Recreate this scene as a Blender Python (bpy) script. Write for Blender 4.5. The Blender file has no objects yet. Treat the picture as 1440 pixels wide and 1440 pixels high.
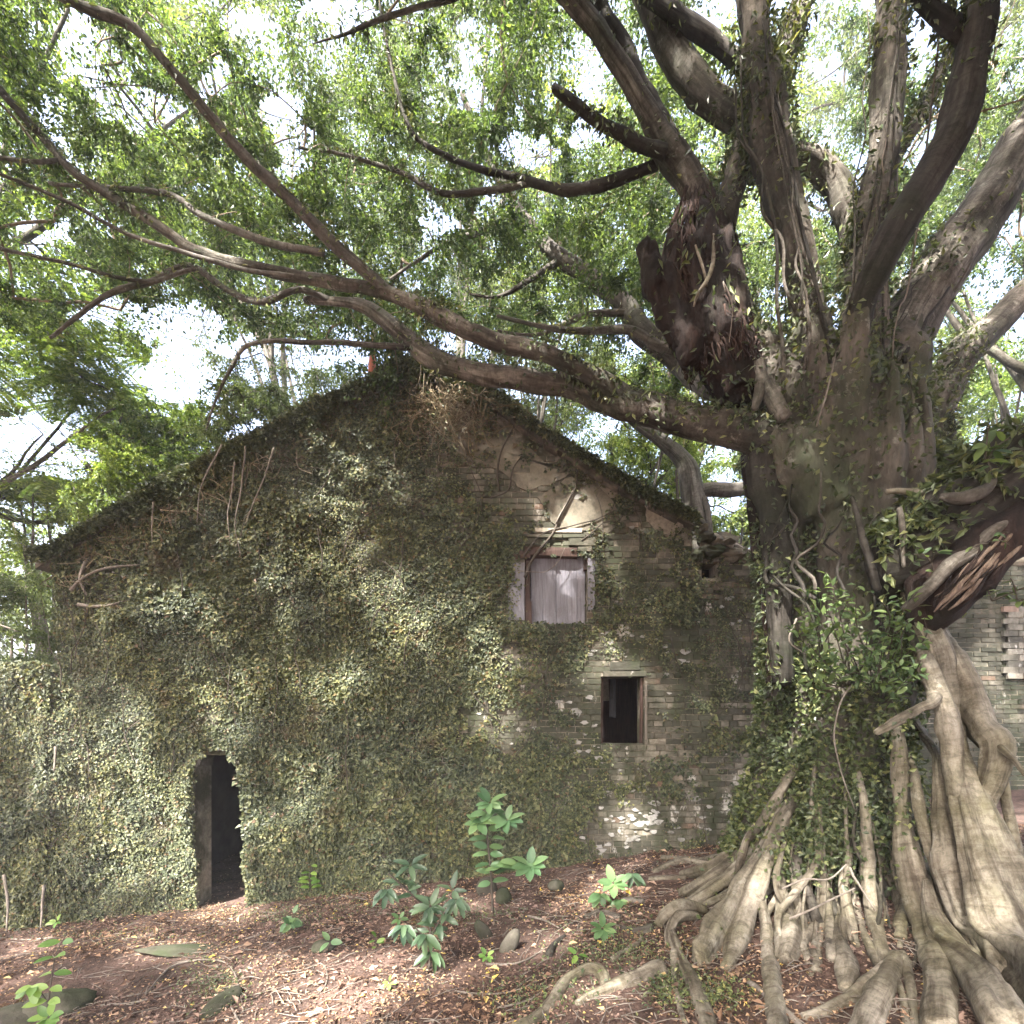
import bpy, math, random
import numpy as np
from mathutils import Vector, Matrix, Euler

rng = np.random.default_rng(7)
random.seed(7)
SC = bpy.context.scene
COL = SC.collection

# ------------------------------------------------------------------ camera, sky, sun, exposure
CAMZ, FOC, CX, HY = 1.7, 720.0, 720.0, 1020.0          # eye height, focal length / centre / horizon of the 1440 px frame
cam_d = bpy.data.cameras.new('camera')
cam = bpy.data.objects.new('camera', cam_d); COL.objects.link(cam)
cam.location = (0, 0, CAMZ); cam.rotation_euler = (math.radians(90), 0, 0)
cam_d.sensor_width = 36.0; cam_d.lens = 36.0 * FOC / 1440.0
cam_d.shift_y = (HY - 720.0) / 1440.0
cam_d.clip_start = 0.05; cam_d.clip_end = 400
SC.camera = cam

SUN_L = np.array([0.36, 0.60, -0.80]); SUN_L /= np.linalg.norm(SUN_L)     # the way the light travels
world = bpy.data.worlds.new('World'); SC.world = world; world.use_nodes = True
nt = world.node_tree; nt.nodes.clear()
sky = nt.nodes.new('ShaderNodeTexSky'); sky.sky_type = 'NISHITA'; sky.sun_disc = False
sky.sun_elevation = math.asin(-SUN_L[2]); sky.sun_rotation = math.atan2(-SUN_L[0], -SUN_L[1]) % (2 * math.pi)
sky.dust_density = 9.0; sky.air_density = 0.8; sky.ozone_density = 1.0
bg = nt.nodes.new('ShaderNodeBackground'); bg.inputs['Strength'].default_value = 0.15
out = nt.nodes.new('ShaderNodeOutputWorld')
nt.links.new(sky.outputs[0], bg.inputs[0]); nt.links.new(bg.outputs[0], out.inputs[0])
sun_d = bpy.data.lights.new('sun', 'SUN'); sun_d.energy = 5.0; sun_d.angle = math.radians(1.6); sun_d.color = (1.0, 0.95, 0.88)
sun = bpy.data.objects.new('sun', sun_d); COL.objects.link(sun)
sun.rotation_euler = Vector(SUN_L).to_track_quat('-Z', 'Y').to_euler()
SC.view_settings.view_transform = 'Standard'; SC.view_settings.look = 'None'
SC.view_settings.exposure = 3.25; SC.view_settings.gamma = 1.0; SC.view_settings.use_curve_mapping = False

# ------------------------------------------------------------------ numeric helpers
def P(px, py, D):
    return np.array([(px - CX) / FOC * D, D, CAMZ + (HY - py) / FOC * D])
def proj(p):
    return CX + p[:, 0] / p[:, 1] * FOC, HY - (p[:, 2] - CAMZ) / p[:, 1] * FOC

def hash3(i, seed):
    i = i.astype(np.int64)
    h = (i[:, 0] * 374761393 + i[:, 1] * 668265263 + i[:, 2] * 2147483647 + seed * 1274126177) & 0x7fffffff
    h = ((h ^ (h >> 13)) * 1274126177) & 0x7fffffff
    h = ((h ^ (h >> 16)) * 69069) & 0x7fffffff
    return (h & 0xffff) / 65535.0
def vnoise(p, seed=0):
    p = np.asarray(p, float); i = np.floor(p); f = p - i; f = f * f * (3 - 2 * f); r = 0
    for a in (0, 1):
        for b in (0, 1):
            for c in (0, 1):
                w = (f[:, 0] if a else 1 - f[:, 0]) * (f[:, 1] if b else 1 - f[:, 1]) * (f[:, 2] if c else 1 - f[:, 2])
                r = r + w * hash3(i + np.array([a, b, c]), seed)
    return r * 2 - 1
def fbm(p, seed=0, o=3):
    p = np.asarray(p, float); r = 0; a = 1.0; s = 0
    for k in range(o):
        r = r + a * vnoise(p * (2 ** k), seed + k * 17); s += a; a *= .5
    return r / s
def n2(x, y, seed=0, o=3):
    x = np.atleast_1d(np.asarray(x, float)); y = np.atleast_1d(np.asarray(y, float))
    return fbm(np.stack([x, y, np.zeros_like(x)], 1), seed, o)
def norm(v):
    return v / np.maximum(np.linalg.norm(v, axis=-1, keepdims=True), 1e-9)
def smooth(a, b, x):
    t = np.clip((x - a) / (b - a), 0, 1); return t * t * (3 - 2 * t)

def ground_z(x, y):
    x = np.asarray(x, float); y = np.asarray(y, float)
    z = 8 * np.tanh(x / 8) * 0.13 - 0.15 * np.clip(y, -4, 30) / 6.5
    z = z + 0.14 * np.exp(-((x - 2.7) ** 2 + (y - 4.4) ** 2) / 1.6)
    sh = x.shape
    n = n2((x * .9).ravel(), (y * .9).ravel(), 3).reshape(sh) * .045 + n2((x * 4).ravel(), (y * 4).ravel(), 9, 2).reshape(sh) * .012
    return z + n
def gD(px, py):                       # distance at which a ray of sight meets the ground
    D = 4.0
    for k in range(30):
        x = (px - CX) / FOC * D
        h = CAMZ - float(ground_z(x, D))
        D = 0.5 * D + 0.5 * h * FOC / max(py - HY, 20)
    return D

# ------------------------------------------------------------------ mesh building
class MB:
    def __init__(s): s.v = []; s.q = []; s.t = []; s.a = []; s.n = 0
    def add(s, V, Q=None, T=None, A=None):
        V = np.asarray(V, float); s.v.append(V); s.a.append(A)
        if Q is not None and len(Q): s.q.append(np.asarray(Q, np.int64) + s.n)
        if T is not None and len(T): s.t.append(np.asarray(T, np.int64) + s.n)
        s.n += len(V); return s
    def mesh(s, name, origin=(0, 0, 0), sm=True):
        V = np.concatenate(s.v) - np.asarray(origin, float) if s.v else np.zeros((0, 3))
        Q = np.concatenate(s.q) if s.q else np.zeros((0, 4), np.int64)
        T = np.concatenate(s.t) if s.t else np.zeros((0, 3), np.int64)
        m = bpy.data.meshes.new(name)
        m.vertices.add(len(V)); m.vertices.foreach_set('co', V.astype(np.float32).ravel())
        m.loops.add(Q.size + T.size); m.loops.foreach_set('vertex_index', np.concatenate([Q.ravel(), T.ravel()]).astype(np.int32))
        m.polygons.add(len(Q) + len(T))
        st = np.concatenate([np.arange(len(Q)) * 4, Q.size + np.arange(len(T)) * 3]).astype(np.int32)
        m.polygons.foreach_set('loop_start', st)
        m.polygons.foreach_set('use_smooth', np.full(len(Q) + len(T), sm, bool))
        if any(x is not None for x in s.a):
            A = np.concatenate([np.zeros((len(v), 3)) if x is None else x for v, x in zip(s.v, s.a)])
            at = m.attributes.new('tube', 'FLOAT_VECTOR', 'POINT'); at.data.foreach_set('vector', A.astype(np.float32).ravel())
        m.update(calc_edges=True); m.validate(); return m
def props(o, label=None, cat=None, group=None, kind=None):
    if label: o['label'] = label
    if cat: o['category'] = cat
    if group: o['group'] = group
    if kind: o['kind'] = kind
    return o
ORG = {}
def empty(name, loc, label=None, cat=None, group=None, kind=None):
    o = bpy.data.objects.new(name, None); COL.objects.link(o); o.location = loc; o.empty_display_size = .2
    ORG[o.name] = np.asarray(loc, float); return props(o, label, cat, group, kind)
def build(mb, name, m, parent=None, sm=True, **kw):
    org = ORG[parent.name] if parent else np.zeros(3)
    me = mb.mesh(name, org, sm); me.materials.append(m)
    o = bpy.data.objects.new(name, me); COL.objects.link(o)
    if parent: o.parent = parent
    ORG[o.name] = org
    return props(o, **kw)
def place(me, name, parent, pos, rot, scale=1.0):          # a piece that shares its mesh
    o = bpy.data.objects.new(name, me); COL.objects.link(o); o.parent = parent
    o.matrix_local = Matrix.LocRotScale(Vector(np.asarray(pos) - ORG[parent.name]), rot, Vector((scale,) * 3) if np.isscalar(scale) else Vector(scale))
    return o

def spline(pts, step):
    pts = np.asarray(pts, float); n = len(pts)
    ext = np.vstack([2 * pts[0] - pts[1], pts, 2 * pts[-1] - pts[-2]])
    o = []
    for i in range(n - 1):
        p0, p1, p2, p3 = ext[i:i + 4]
        k = max(2, int(np.linalg.norm((p2 - p1)[:3]) / step))
        t = (np.arange(k) / k)[:, None]
        o.append(.5 * ((2 * p1) + (p2 - p0) * t + (2 * p0 - 5 * p1 + 4 * p2 - p3) * t * t + (3 * p1 - p0 - 3 * p2 + p3) * t ** 3))
    o.append(pts[-1:]); return np.vstack(o)
SURF = {}                                                   # sampled limb surfaces, for what grows on them
def tube(mb, pts, rad, sides=10, step=None, seed=0, rough=.10, freq=3.0, flute=0.0, fk=5, flat=1.0, wob=0.0, cap=True, rec=None, groove=0.0):
    pr = np.column_stack([np.asarray(pts, float), np.asarray(rad, float)])
    step = step or max(float(np.mean(rad)) * .55, .02)
    pr = spline(pr, step); C = pr[:, :3].copy(); R = np.maximum(pr[:, 3], .001)
    if wob:
        w = np.stack([fbm(C * 1.7, seed + 5), fbm(C * 1.7, seed + 6), fbm(C * 1.7, seed + 7)], 1) * wob
        e = np.minimum(np.linspace(0, 6, len(C)), 1)[:, None]; C += w * e
    Tn = norm(np.gradient(C, axis=0)); n = len(C)
    U = np.zeros((n, 3)); a = np.array([0, 1., 0])
    if abs(Tn[0] @ a) > .9: a = np.array([1., 0, 0])
    u = np.cross(Tn[0], a)
    for i in range(n):
        if flat != 1.0:
            u2 = np.cross(Tn[i], np.array([0, 1., 0]))
            if np.linalg.norm(u2) > .25: u = u2 if u2 @ u >= 0 else -u2
        u = u - Tn[i] * (u @ Tn[i]); u /= max(np.linalg.norm(u), 1e-9); U[i] = u
    W = np.cross(Tn, U)
    th = np.arange(sides) / sides * 2 * np.pi
    c, s = np.cos(th), np.sin(th)
    dirs = U[:, None, :] * c[None, :, None] + W[:, None, :] * s[None, :, None]
    base = C[:, None, :] + dirs * R[:, None, None]
    nz = fbm((base * freq).reshape(-1, 3), seed, 3).reshape(n, sides)
    rr = 1 + rough * nz * 1.6
    sl = np.concatenate([[0], np.cumsum(np.linalg.norm(np.diff(C, axis=0), axis=1))]); Rm = float(R.mean())
    tc = np.stack([np.broadcast_to(c * Rm, (n, sides)), np.broadcast_to(s * Rm, (n, sides)), np.broadcast_to(sl[:, None], (n, sides))], -1).reshape(-1, 3) + (seed % 89) * 1.37
    if groove:
        gn = fbm(tc / max(Rm, .02) * np.array([1.5, 1.5, .22]), seed + 3, 3).reshape(n, sides); rr = rr + groove * (gn * 1.2 - np.maximum(0, .25 - np.abs(gn)) * 1.1)
    if flute: rr = rr + flute * np.cos(fk * th[None, :] + seed + np.linspace(0, 2.0, n)[:, None] + 2 * nz)
    off = U[:, None, :] * (c[None, :] * rr * R[:, None])[..., None] + W[:, None, :] * (s[None, :] * rr * R[:, None] * flat)[..., None]
    V = (C[:, None, :] + off).reshape(-1, 3)
    i = np.arange(n - 1)[:, None] * sides; j = np.arange(sides)[None, :]; j2 = (j + 1) % sides
    Q = np.stack([i + j, i + j2, i + sides + j2, i + sides + j], -1).reshape(-1, 4)
    T = []
    if cap:
        k = len(V); V = np.vstack([V, C[:1] - Tn[:1] * R[0] * .3, C[-1:] + Tn[-1:] * R[-1] * .5])
        jj = np.arange(sides); T = np.vstack([np.stack([np.full(sides, k), (jj + 1) % sides, jj], 1), np.stack([np.full(sides, k + 1), (n - 1) * sides + jj, (n - 1) * sides + (jj + 1) % sides], 1)])
    if cap: tc = np.vstack([tc, tc[:1], tc[-1:]])
    mb.add(V, Q, T, tc)
    if rec is not None:
        SURF.setdefault(rec, []).append((V[:n * sides], norm(off.reshape(-1, 3)), np.repeat(R, sides)))
    return C
def box(mb, lo, hi, jit=0.0):
    lo = np.asarray(lo, float); hi = np.asarray(hi, float)
    V = np.array([[lo[0], lo[1], lo[2]], [hi[0], lo[1], lo[2]], [hi[0], hi[1], lo[2]], [lo[0], hi[1], lo[2]],
                  [lo[0], lo[1], hi[2]], [hi[0], lo[1], hi[2]], [hi[0], hi[1], hi[2]], [lo[0], hi[1], hi[2]]])
    if jit: V = V + rng.uniform(-jit, jit, V.shape)
    mb.add(V, [[0, 3, 2, 1], [4, 5, 6, 7], [0, 1, 5, 4], [1, 2, 6, 5], [2, 3, 7, 6], [3, 0, 4, 7]])
def leaves(mb, C, N, T, L, W, fold=.25):
    """C base points, N normals, T tip directions, L lengths, W widths -> folded four-point leaves"""
    n = len(C)
    if n == 0: return
    T = norm(T); N = norm(N - T * np.sum(N * T, 1, keepdims=True)); S = np.cross(T, N)
    L = np.broadcast_to(L, n)[:, None]; W = np.broadcast_to(W, n)[:, None]
    mid = C + T * L * .45
    V = np.stack([C, mid + S * W * .5 + N * W * fold, C + T * L - N * L * .08, mid - S * W * .5 + N * W * fold], 1).reshape(-1, 3)
    k = np.arange(n)[:, None] * 4
    mb.add(V, None, np.concatenate([k + np.array([[0, 1, 2]]), k + np.array([[0, 2, 3]])], 0))
def rdir(n): return norm(rng.normal(size=(n, 3)))
def blob(mb, c, r, seed=0, rough=.3, nu=16, nv=10, freq=1.6, cut=-1.0):
    u = np.arange(nu) / nu * 2 * np.pi; v = np.linspace(.001, np.pi - .001, nv)
    d = np.stack([np.sin(v)[:, None] * np.cos(u), np.sin(v)[:, None] * np.sin(u), np.cos(v)[:, None] * np.ones(nu)], -1).reshape(-1, 3)
    k = 1 + rough * fbm(d * freq + seed * 3.1, seed, 3) * 1.5
    V = np.asarray(c) + d * k[:, None] * np.asarray(r)
    i = np.arange(nv - 1)[:, None] * nu; j = np.arange(nu)[None, :]; j2 = (j + 1) % nu
    mb.add(V, np.stack([i + j, i + nu + j, i + nu + j2, i + j2], -1).reshape(-1, 4))

# ------------------------------------------------------------------ materials
class NB:
    def __init__(s, name):
        s.m = bpy.data.materials.new(name); s.m.use_nodes = True; s.t = s.m.node_tree; s.b = s.t.nodes['Principled BSDF']; s.o = s.t.nodes['Material Output']
    def n(s, ty, **kw):
        x = s.t.nodes.new(ty)
        for k, v in kw.items():
            if k in x.inputs.keys() if isinstance(k, str) else False: x.inputs[k].default_value = v
            else: setattr(x, k, v)
        return x
    def l(s, a, b): s.t.links.new(a, b)
    def pos(s):
        return s.n('ShaderNodeNewGeometry').outputs['Position']
    def noise(s, vec, scale, detail=5, rough=.6, stretch=None):
        if stretch:
            mp = s.n('ShaderNodeMapping'); mp.inputs['Scale'].default_value = stretch; s.l(vec, mp.inputs[0]); vec = mp.outputs[0]
        x = s.n('ShaderNodeTexNoise'); x.inputs['Scale'].default_value = scale; x.inputs['Detail'].default_value = detail; x.inputs['Roughness'].default_value = rough
        s.l(vec, x.inputs['Vector']); return x.outputs[0]
    def ramp(s, fac, stops, interp='LINEAR'):
        r = s.n('ShaderNodeValToRGB'); e = r.color_ramp; e.interpolation = interp
        while len(e.elements) < len(stops): e.elements.new(.5)
        for el, (p, c) in zip(e.elements, stops):
            el.position = p; el.color = (*c, 1) if len(c) == 3 else c
        s.l(fac, r.inputs[0]); return r.outputs[0]
    def mix(s, fac, a, b, mode='MIX'):
        x = s.n('ShaderNodeMix'); x.data_type = 'RGBA'; x.blend_type = mode
        for sock, v in ((x.inputs[0], fac), (x.inputs[6], a), (x.inputs[7], b)):
            if hasattr(v, 'is_output'): s.l(v, sock)
            else: sock.default_value = v if not isinstance(v, tuple) else (*v, 1)
        return x.outputs[2]
    def bump(s, h, strength=.5, dist=.02):
        x = s.n('ShaderNodeBump'); x.inputs['Strength'].default_value = strength; x.inputs['Distance'].default_value = dist
        s.l(h, x.inputs['Height']); s.l(x.outputs[0], s.b.inputs['Normal'])
    def fin(s, col=None, rough=.9, spec=.2):
        if col is not None:
            if hasattr(col, 'is_output'): s.l(col, s.b.inputs['Base Color'])
            else: s.b.inputs['Base Color'].default_value = (*col, 1)
        s.b.inputs['Roughness'].default_value = rough; s.b.inputs['Specular IOR Level'].default_value = spec
        return s.m
def g(v): return (v, v, v)
def leaf_mat(name, stops, transl=.35, rough=.5, spec=.3, tint=(1.25, 1.25, .55), dead=0):
    s = NB(name); ge = s.n('ShaderNodeNewGeometry'); oi = s.n('ShaderNodeObjectInfo')
    ad = s.n('ShaderNodeMath', operation='ADD'); s.l(ge.outputs['Random Per Island'], ad.inputs[0]); s.l(oi.outputs['Random'], ad.inputs[1])
    fr = s.n('ShaderNodeMath', operation='FRACT'); s.l(ad.outputs[0], fr.inputs[0])
    c = s.ramp(fr.outputs[0], stops)
    big = s.noise(ge.outputs['Position'], 1.1, 3)
    c = s.mix(s.ramp(big, [(.38, g(0.)), (.66, g(.55))]), c, s.mix(1.0, c, (1.5, 1.35, .8), 'MULTIPLY'))
    if dead: c = s.mix(s.ramp(s.noise(ge.outputs['Position'], 2.6, 6, .7), [(.58, g(0.)), (.70, g(dead))]), c, (.135, .085, .055))
    m = s.fin(c, rough, spec)
    tr = s.n('ShaderNodeBsdfTranslucent'); s.l(s.mix(1.0, c, tint, 'MULTIPLY'), tr.inputs[0])
    mx = s.n('ShaderNodeMixShader'); mx.inputs[0].default_value = transl
    s.l(s.b.outputs[0], mx.inputs[1]); s.l(tr.outputs[0], mx.inputs[2]); s.l(mx.outputs[0], s.o.inputs[0]); return m
def bark_mat(name, dark, mid, light, moss=.3, mossc=(.035, .045, .02), scale=3.0, bump=.6, rings=False, stretch=(1, 1, .35), lichen=0, tube_=False):
    s = NB(name); p = s.pos(); tv = p
    if tube_:
        at = s.n('ShaderNodeAttribute'); at.attribute_name = 'tube'; tv = at.outputs['Vector']; stretch = (1, 1, .3)
    a = s.noise(tv, scale, 6, .65, stretch); b = s.noise(tv, scale * 6, 5, .7, stretch); m_ = s.noise(p, 1.6, 5, .65)
    c = s.ramp(a, [(.28, dark), (.5, mid), (.72, light)])
    c = s.mix(s.ramp(b, [(.35, g(.0)), (.62, g(.55))]), c, s.mix(1.0, c, (.42, .40, .38), 'MULTIPLY'))
    if moss: c = s.mix(s.ramp(m_, [(.62 - moss * .45, g(0.)), (.80 - moss * .4, g(.85))]), c, mossc)
    if lichen:
        q = s.noise(p, 5.5, 6, .75); c = s.mix(s.ramp(q, [(.60, g(0.)), (.66, g(lichen))]), c, (.34, .335, .29))
        q2 = s.noise(p, 2.3, 6, .7, (1, 1, .5)); c = s.mix(s.ramp(q2, [(.54, g(0.)), (.66, g(.75))]), c, s.mix(1.0, c, (.38, .36, .33), 'MULTIPLY'))
    h = s.mix(.5, a, b)
    if tube_:                                               # long cracks and grain that follow the limb
        k1 = s.noise(tv, scale * 5, 5, .6, (1, 1, .07)); k2 = s.noise(tv, scale * 2.2, 6, .7, (1, 1, .16)); k3 = s.noise(tv, scale * 3, 5, .65, (.35, .35, 2.2)); k4 = s.noise(p, 22, 5, .75)
        c = s.mix(s.ramp(k1, [(.36, g(.85)), (.50, g(0.))]), c, s.mix(1.0, c, (.34, .31, .28), 'MULTIPLY'))
        c = s.mix(s.ramp(k2, [(.44, g(0.)), (.60, g(.8))]), c, s.mix(1.0, c, (.50, .48, .45), 'MULTIPLY'))
        c = s.mix(s.ramp(k3, [(.36, g(.6)), (.47, g(0.))]), c, s.mix(1.0, c, (.55, .52, .48), 'MULTIPLY'))
        c = s.mix(s.ramp(k4, [(.40, g(.65)), (.53, g(0.))]), c, s.mix(1.0, c, (.5, .48, .45), 'MULTIPLY'))
        h = s.mix(.4, s.mix(.5, k1, k2), s.mix(.5, k3, k4))
    if rings:
        mp = s.n('ShaderNodeMapping'); mp.inputs['Scale'].default_value = (.6, .6, 1.0); s.l(p, mp.inputs[0])
        w = s.n('ShaderNodeTexWave'); w.bands_direction = 'Z'; w.inputs['Scale'].default_value = 6; w.inputs['Distortion'].default_value = 14; w.inputs['Detail'].default_value = 3; w.inputs['Detail Scale'].default_value = 1.4
        s.l(mp.outputs[0], w.inputs[0]); h = s.mix(.10, h, w.outputs[0])
        c = s.mix(s.ramp(w.outputs[0], [(.0, g(.35)), (.12, g(0.))]), c, s.mix(1.0, c, (.62, .58, .52), 'MULTIPLY'))
    s.bump(h, bump, .03); return s.fin(c, .88, .18)
M = {}
M['root'] = bark_mat('root bark', (.125, .11, .088), (.265, .238, .19), (.42, .382, .315), .34, (.13, .12, .07), 3.4, 1.0, lichen=.35, tube_=True)
M['trunk'] = bark_mat('trunk bark', (.03, .026, .022), (.085, .074, .062), (.20, .178, .15), .44, (.04, .048, .026), 4.0, 1.2, lichen=.4)
M['limb'] = bark_mat('limb bark', (.045, .040, .035), (.125, .112, .096), (.29, .265, .23), .34, (.045, .05, .032), 4.2, 1.2, lichen=.5, tube_=True)
M['limb_dark'] = bark_mat('dark limb bark', (.022, .020, .018), (.048, .043, .038), (.10, .09, .078), .3, (.02, .024, .012), 4.5, .9, tube_=True)
M['limb_grey'] = bark_mat('grey limb bark', (.065, .06, .054), (.135, .126, .113), (.24, .226, .204), .25, (.06, .065, .045), 4.0, .9, tube_=True)
M['rot'] = bark_mat('rotten wood', (.009, .007, .006), (.02, .013, .011), (.05, .03, .023), .25, (.018, .016, .01), 7.0, 1.3, stretch=(1, 1, .25))
M['fibre'] = bark_mat('rotten fibre', (.013, .009, .008), (.034, .02, .016), (.085, .052, .038), 0, (.02, .016, .01), 9.0, .6)
M['rot_light'] = bark_mat('split wood', (.075, .052, .04), (.16, .115, .087), (.29, .23, .175), .1, (.05, .03, .02), 7.0, 1.2)
M['twig'] = NB('twig bark').fin((.17, .135, .1), .9)
M['deadtwig'] = bark_mat('dead twig', (.11, .093, .078), (.19, .165, .14), (.30, .268, .23), .1, (.1, .08, .05), 9, .5)
M['stem'] = NB('vine stem').fin((.06, .05, .04), .9)
M['leaf_banyan'] = leaf_mat('banyan leaf', [(0, (.028, .050, .027)), (.45, (.046, .078, .038)), (.8, (.070, .108, .047)), (1, (.115, .16, .065))], .45)
M['leaf_bright'] = leaf_mat('bright leaf', [(0, (.06, .105, .036)), (.5, (.10, .155, .052)), (1, (.18, .245, .085))], .5)
M['leaf_pale'] = leaf_mat('pale leaf', [(0, (.07, .11, .04)), (.5, (.12, .175, .06)), (1, (.21, .27, .09))], .45)
M['leaf_far'] = leaf_mat('far leaf', [(0, (.042, .064, .034)), (.5, (.068, .096, .05)), (1, (.11, .142, .07))], .45)
M['leaf_ivy'] = leaf_mat('creeping fig leaf', [(0, (.032, .042, .027)), (.4, (.056, .069, .042)), (.72, (.098, .112, .064)), (.93, (.175, .182, .10)), (.97, (.11, .08, .05)), (1, (.09, .06, .04))], .18, .5, .3, dead=.55)
M['leaf_roof'] = leaf_mat('roof creeper leaf', [(0, (.025, .034, .022)), (.4, (.045, .058, .036)), (.75, (.08, .095, .056)), (1, (.14, .15, .09))], .15, .5, .3)
M['leaf_creeper'] = leaf_mat('creeper leaf', [(0, (.03, .045, .022)), (.5, (.055, .075, .032)), (.85, (.10, .125, .055)), (1, (.2, .21, .1))], .2, .4, .4)
M['leaf_shrub'] = leaf_mat('shrub leaf', [(0, (.04, .072, .033)), (.5, (.07, .112, .048)), (1, (.14, .20, .08))], .35, .55, .3)
M['leaf_plant'] = leaf_mat('plant leaf', [(0, (.045, .095, .045)), (.5, (.08, .15, .07)), (1, (.15, .235, .11))], .3, .4, .45)
M['leaf_plant_dark'] = leaf_mat('dark plant leaf', [(0, (.028, .055, .033)), (.5, (.05, .09, .052)), (1, (.09, .14, .078))], .25, .4, .45)
M['leaf_lime'] = leaf_mat('young leaf', [(0, (.075, .155, .038)), (.5, (.12, .215, .052)), (1, (.19, .29, .075))], .4, .4, .4)
M['leaf_dry'] = leaf_mat('dry vine', [(0, (.075, .06, .045)), (.5, (.13, .108, .08)), (1, (.21, .18, .14))], .15, .8, .1, (1, 1, 1))
M['litter'] = leaf_mat('fallen leaf', [(0, (.045, .030, .026)), (.3, (.095, .06, .049)), (.6, (.165, .107, .087)), (.82, (.26, .185, .15)), (.93, (.33, .24, .19)), (.972, (.38, .29, .16)), (1, (.55, .42, .10))], .1, .75, .15, (1, .9, .8))

def ground_material():
    s = NB('leaf mould'); p = s.pos()
    a = s.noise(p, 2.2, 6, .65); b = s.noise(p, 26, 6, .75); c_ = s.noise(p, .8, 4, .6)
    c = s.ramp(b, [(.3, (.05, .034, .029)), (.5, (.11, .073, .06)), (.7, (.19, .13, .108))])
    c = s.mix(s.ramp(a, [(.44, g(0.)), (.60, g(.85))]), c, (.042, .03, .025))
    c = s.mix(s.ramp(c_, [(.58, g(0.)), (.72, g(.5))]), c, (.045, .05, .025))
    s.bump(b, .9, .03); return s.fin(c, .95, .1)
M['ground'] = ground_material()
def brick_material(name, pale=0.0, dim=None):
    s = NB(name); p = s.pos(); ge = s.n('ShaderNodeNewGeometry'); oi = s.n('ShaderNodeObjectInfo')
    ad = s.n('ShaderNodeMath', operation='ADD'); s.l(ge.outputs['Random Per Island'], ad.inputs[0]); s.l(oi.outputs['Random'], ad.inputs[1])
    fr = s.n('ShaderNodeMath', operation='FRACT'); s.l(ad.outputs[0], fr.inputs[0])
    c = s.ramp(fr.outputs[0], [(0, (.08, .074, .062)), (.35, (.15, .135, .11)), (.7, (.225, .20, .165)), (.92, (.31, .275, .225)), (1, (.24, .15, .11))])
    n1 = s.noise(p, 13, 7, .75); st = s.noise(p, 1.3, 6, .68, (1, 1, .55)); mo = s.noise(p, 2.6, 7, .7, (1, 1, .4)); wh = s.noise(p, 3.6, 6, .7, (1, 1, .6))
    c = s.mix(s.ramp(n1, [(.36, g(.0)), (.58, g(.75))]), c, s.mix(1.0, c, (.40, .40, .36), 'MULTIPLY'))
    if not pale:
        c = s.mix(s.ramp(st, [(.38, g(0.)), (.56, g(.86))]), c, (.042, .044, .031))
        c = s.mix(s.ramp(mo, [(.50, g(0.)), (.62, g(.75))]), c, (.042, .050, .026))
    c = s.mix(s.ramp(wh, [(.62, g(0.)), (.68, g(.8))]), c, (.52, .49, .44))
    if dim: c = s.mix(1.0, c, dim, 'MULTIPLY')
    s.bump(n1, .6, .01); return s.fin(c, .92, .15)
M['brick_dark'] = brick_material('dark neighbour brick', 0, (.5, .52, .52))
M['brick'] = brick_material('mossy brick'); M['brick_pale'] = brick_material('grey brick', 1, (.75, .78, .82))
def plaster_material_early():  # near-black colour puts the darkness of the unlit rooms into the plaster
    s = NB('plaster darkened for shade'); p = s.pos(); a = s.noise(p, 3, 6, .7); c = s.ramp(a, [(.35, (.012, .011, .010)), (.65, (.045, .040, .036))]); s.bump(a, .5, .02); return s.fin(c, .95, .1)
def mortar_material(name='lime mortar', moss=True):
    s = NB(name); p = s.pos(); n1 = s.noise(p, 18, 6, .7); mo = s.noise(p, 1.5, 6, .7)
    c = s.ramp(n1, [(.3, (.15, .13, .10)), (.7, (.36, .32, .26))])
    if moss: c = s.mix(s.ramp(mo, [(.40, g(0.)), (.56, g(.9))]), c, (.04, .042, .024))
    s.bump(n1, .8, .015); return s.fin(c, .95, .1)
M['mortar'] = mortar_material(); M['shade_plaster'] = plaster_material_early()
M['dim_plaster'] = mortar_material('old plaster', False)
def plaster_material(name, base, dirt):
    s = NB(name); p = s.pos(); a = s.noise(p, 7, 6, .7); b = s.noise(p, 40, 4, .7)
    c = s.ramp(a, [(.34, dirt), (.55, base)]); c = s.mix(s.ramp(b, [(.4, g(0.)), (.7, g(.4))]), c, dirt)
    s.bump(a, .5, .01); return s.fin(c, .9, .15)
M['plaster'] = plaster_material('tan plaster', (.17, .15, .115), (.075, .07, .055))
M['lime'] = plaster_material('white limewash', (.33, .32, .30), (.11, .105, .09))
def wood_material(name, a, b, d):
    s = NB(name); p = s.pos(); n1 = s.noise(p, 6, 6, .7, (9, 9, .7)); n3 = s.noise(p, 3, 5, .7)
    c = s.ramp(n1, [(.3, a), (.65, b)]); c = s.mix(s.ramp(n3, [(.55, g(0.)), (.75, g(.7))]), c, d)
    s.bump(n1, .5, .01); return s.fin(c, .8, .25)
M['shutter'] = wood_material('weathered lavender board', (.12, .117, .135), (.225, .22, .25), (.08, .07, .07))
M['old_wood'] = wood_material('reddish window timber', (.035, .022, .018), (.085, .052, .042), (.03, .024, .02))
M['grey_wood'] = wood_material('grey door timber', (.05, .05, .052), (.10, .10, .105), (.03, .03, .032))
M['frame_wood'] = wood_material('pale frame timber', (.11, .095, .075), (.20, .175, .145), (.06, .052, .042))
def tile_material():
    s = NB('clay roof tile'); p = s.pos(); a = s.noise(p, 4, 6, .7)
    c = s.ramp(a, [(.3, (.035, .035, .025)), (.5, (.09, .078, .06)), (.7, (.20, .17, .135))]); s.bump(a, .5, .01); return s.fin(c, .9, .15)
M['tile'] = tile_material()
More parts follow.
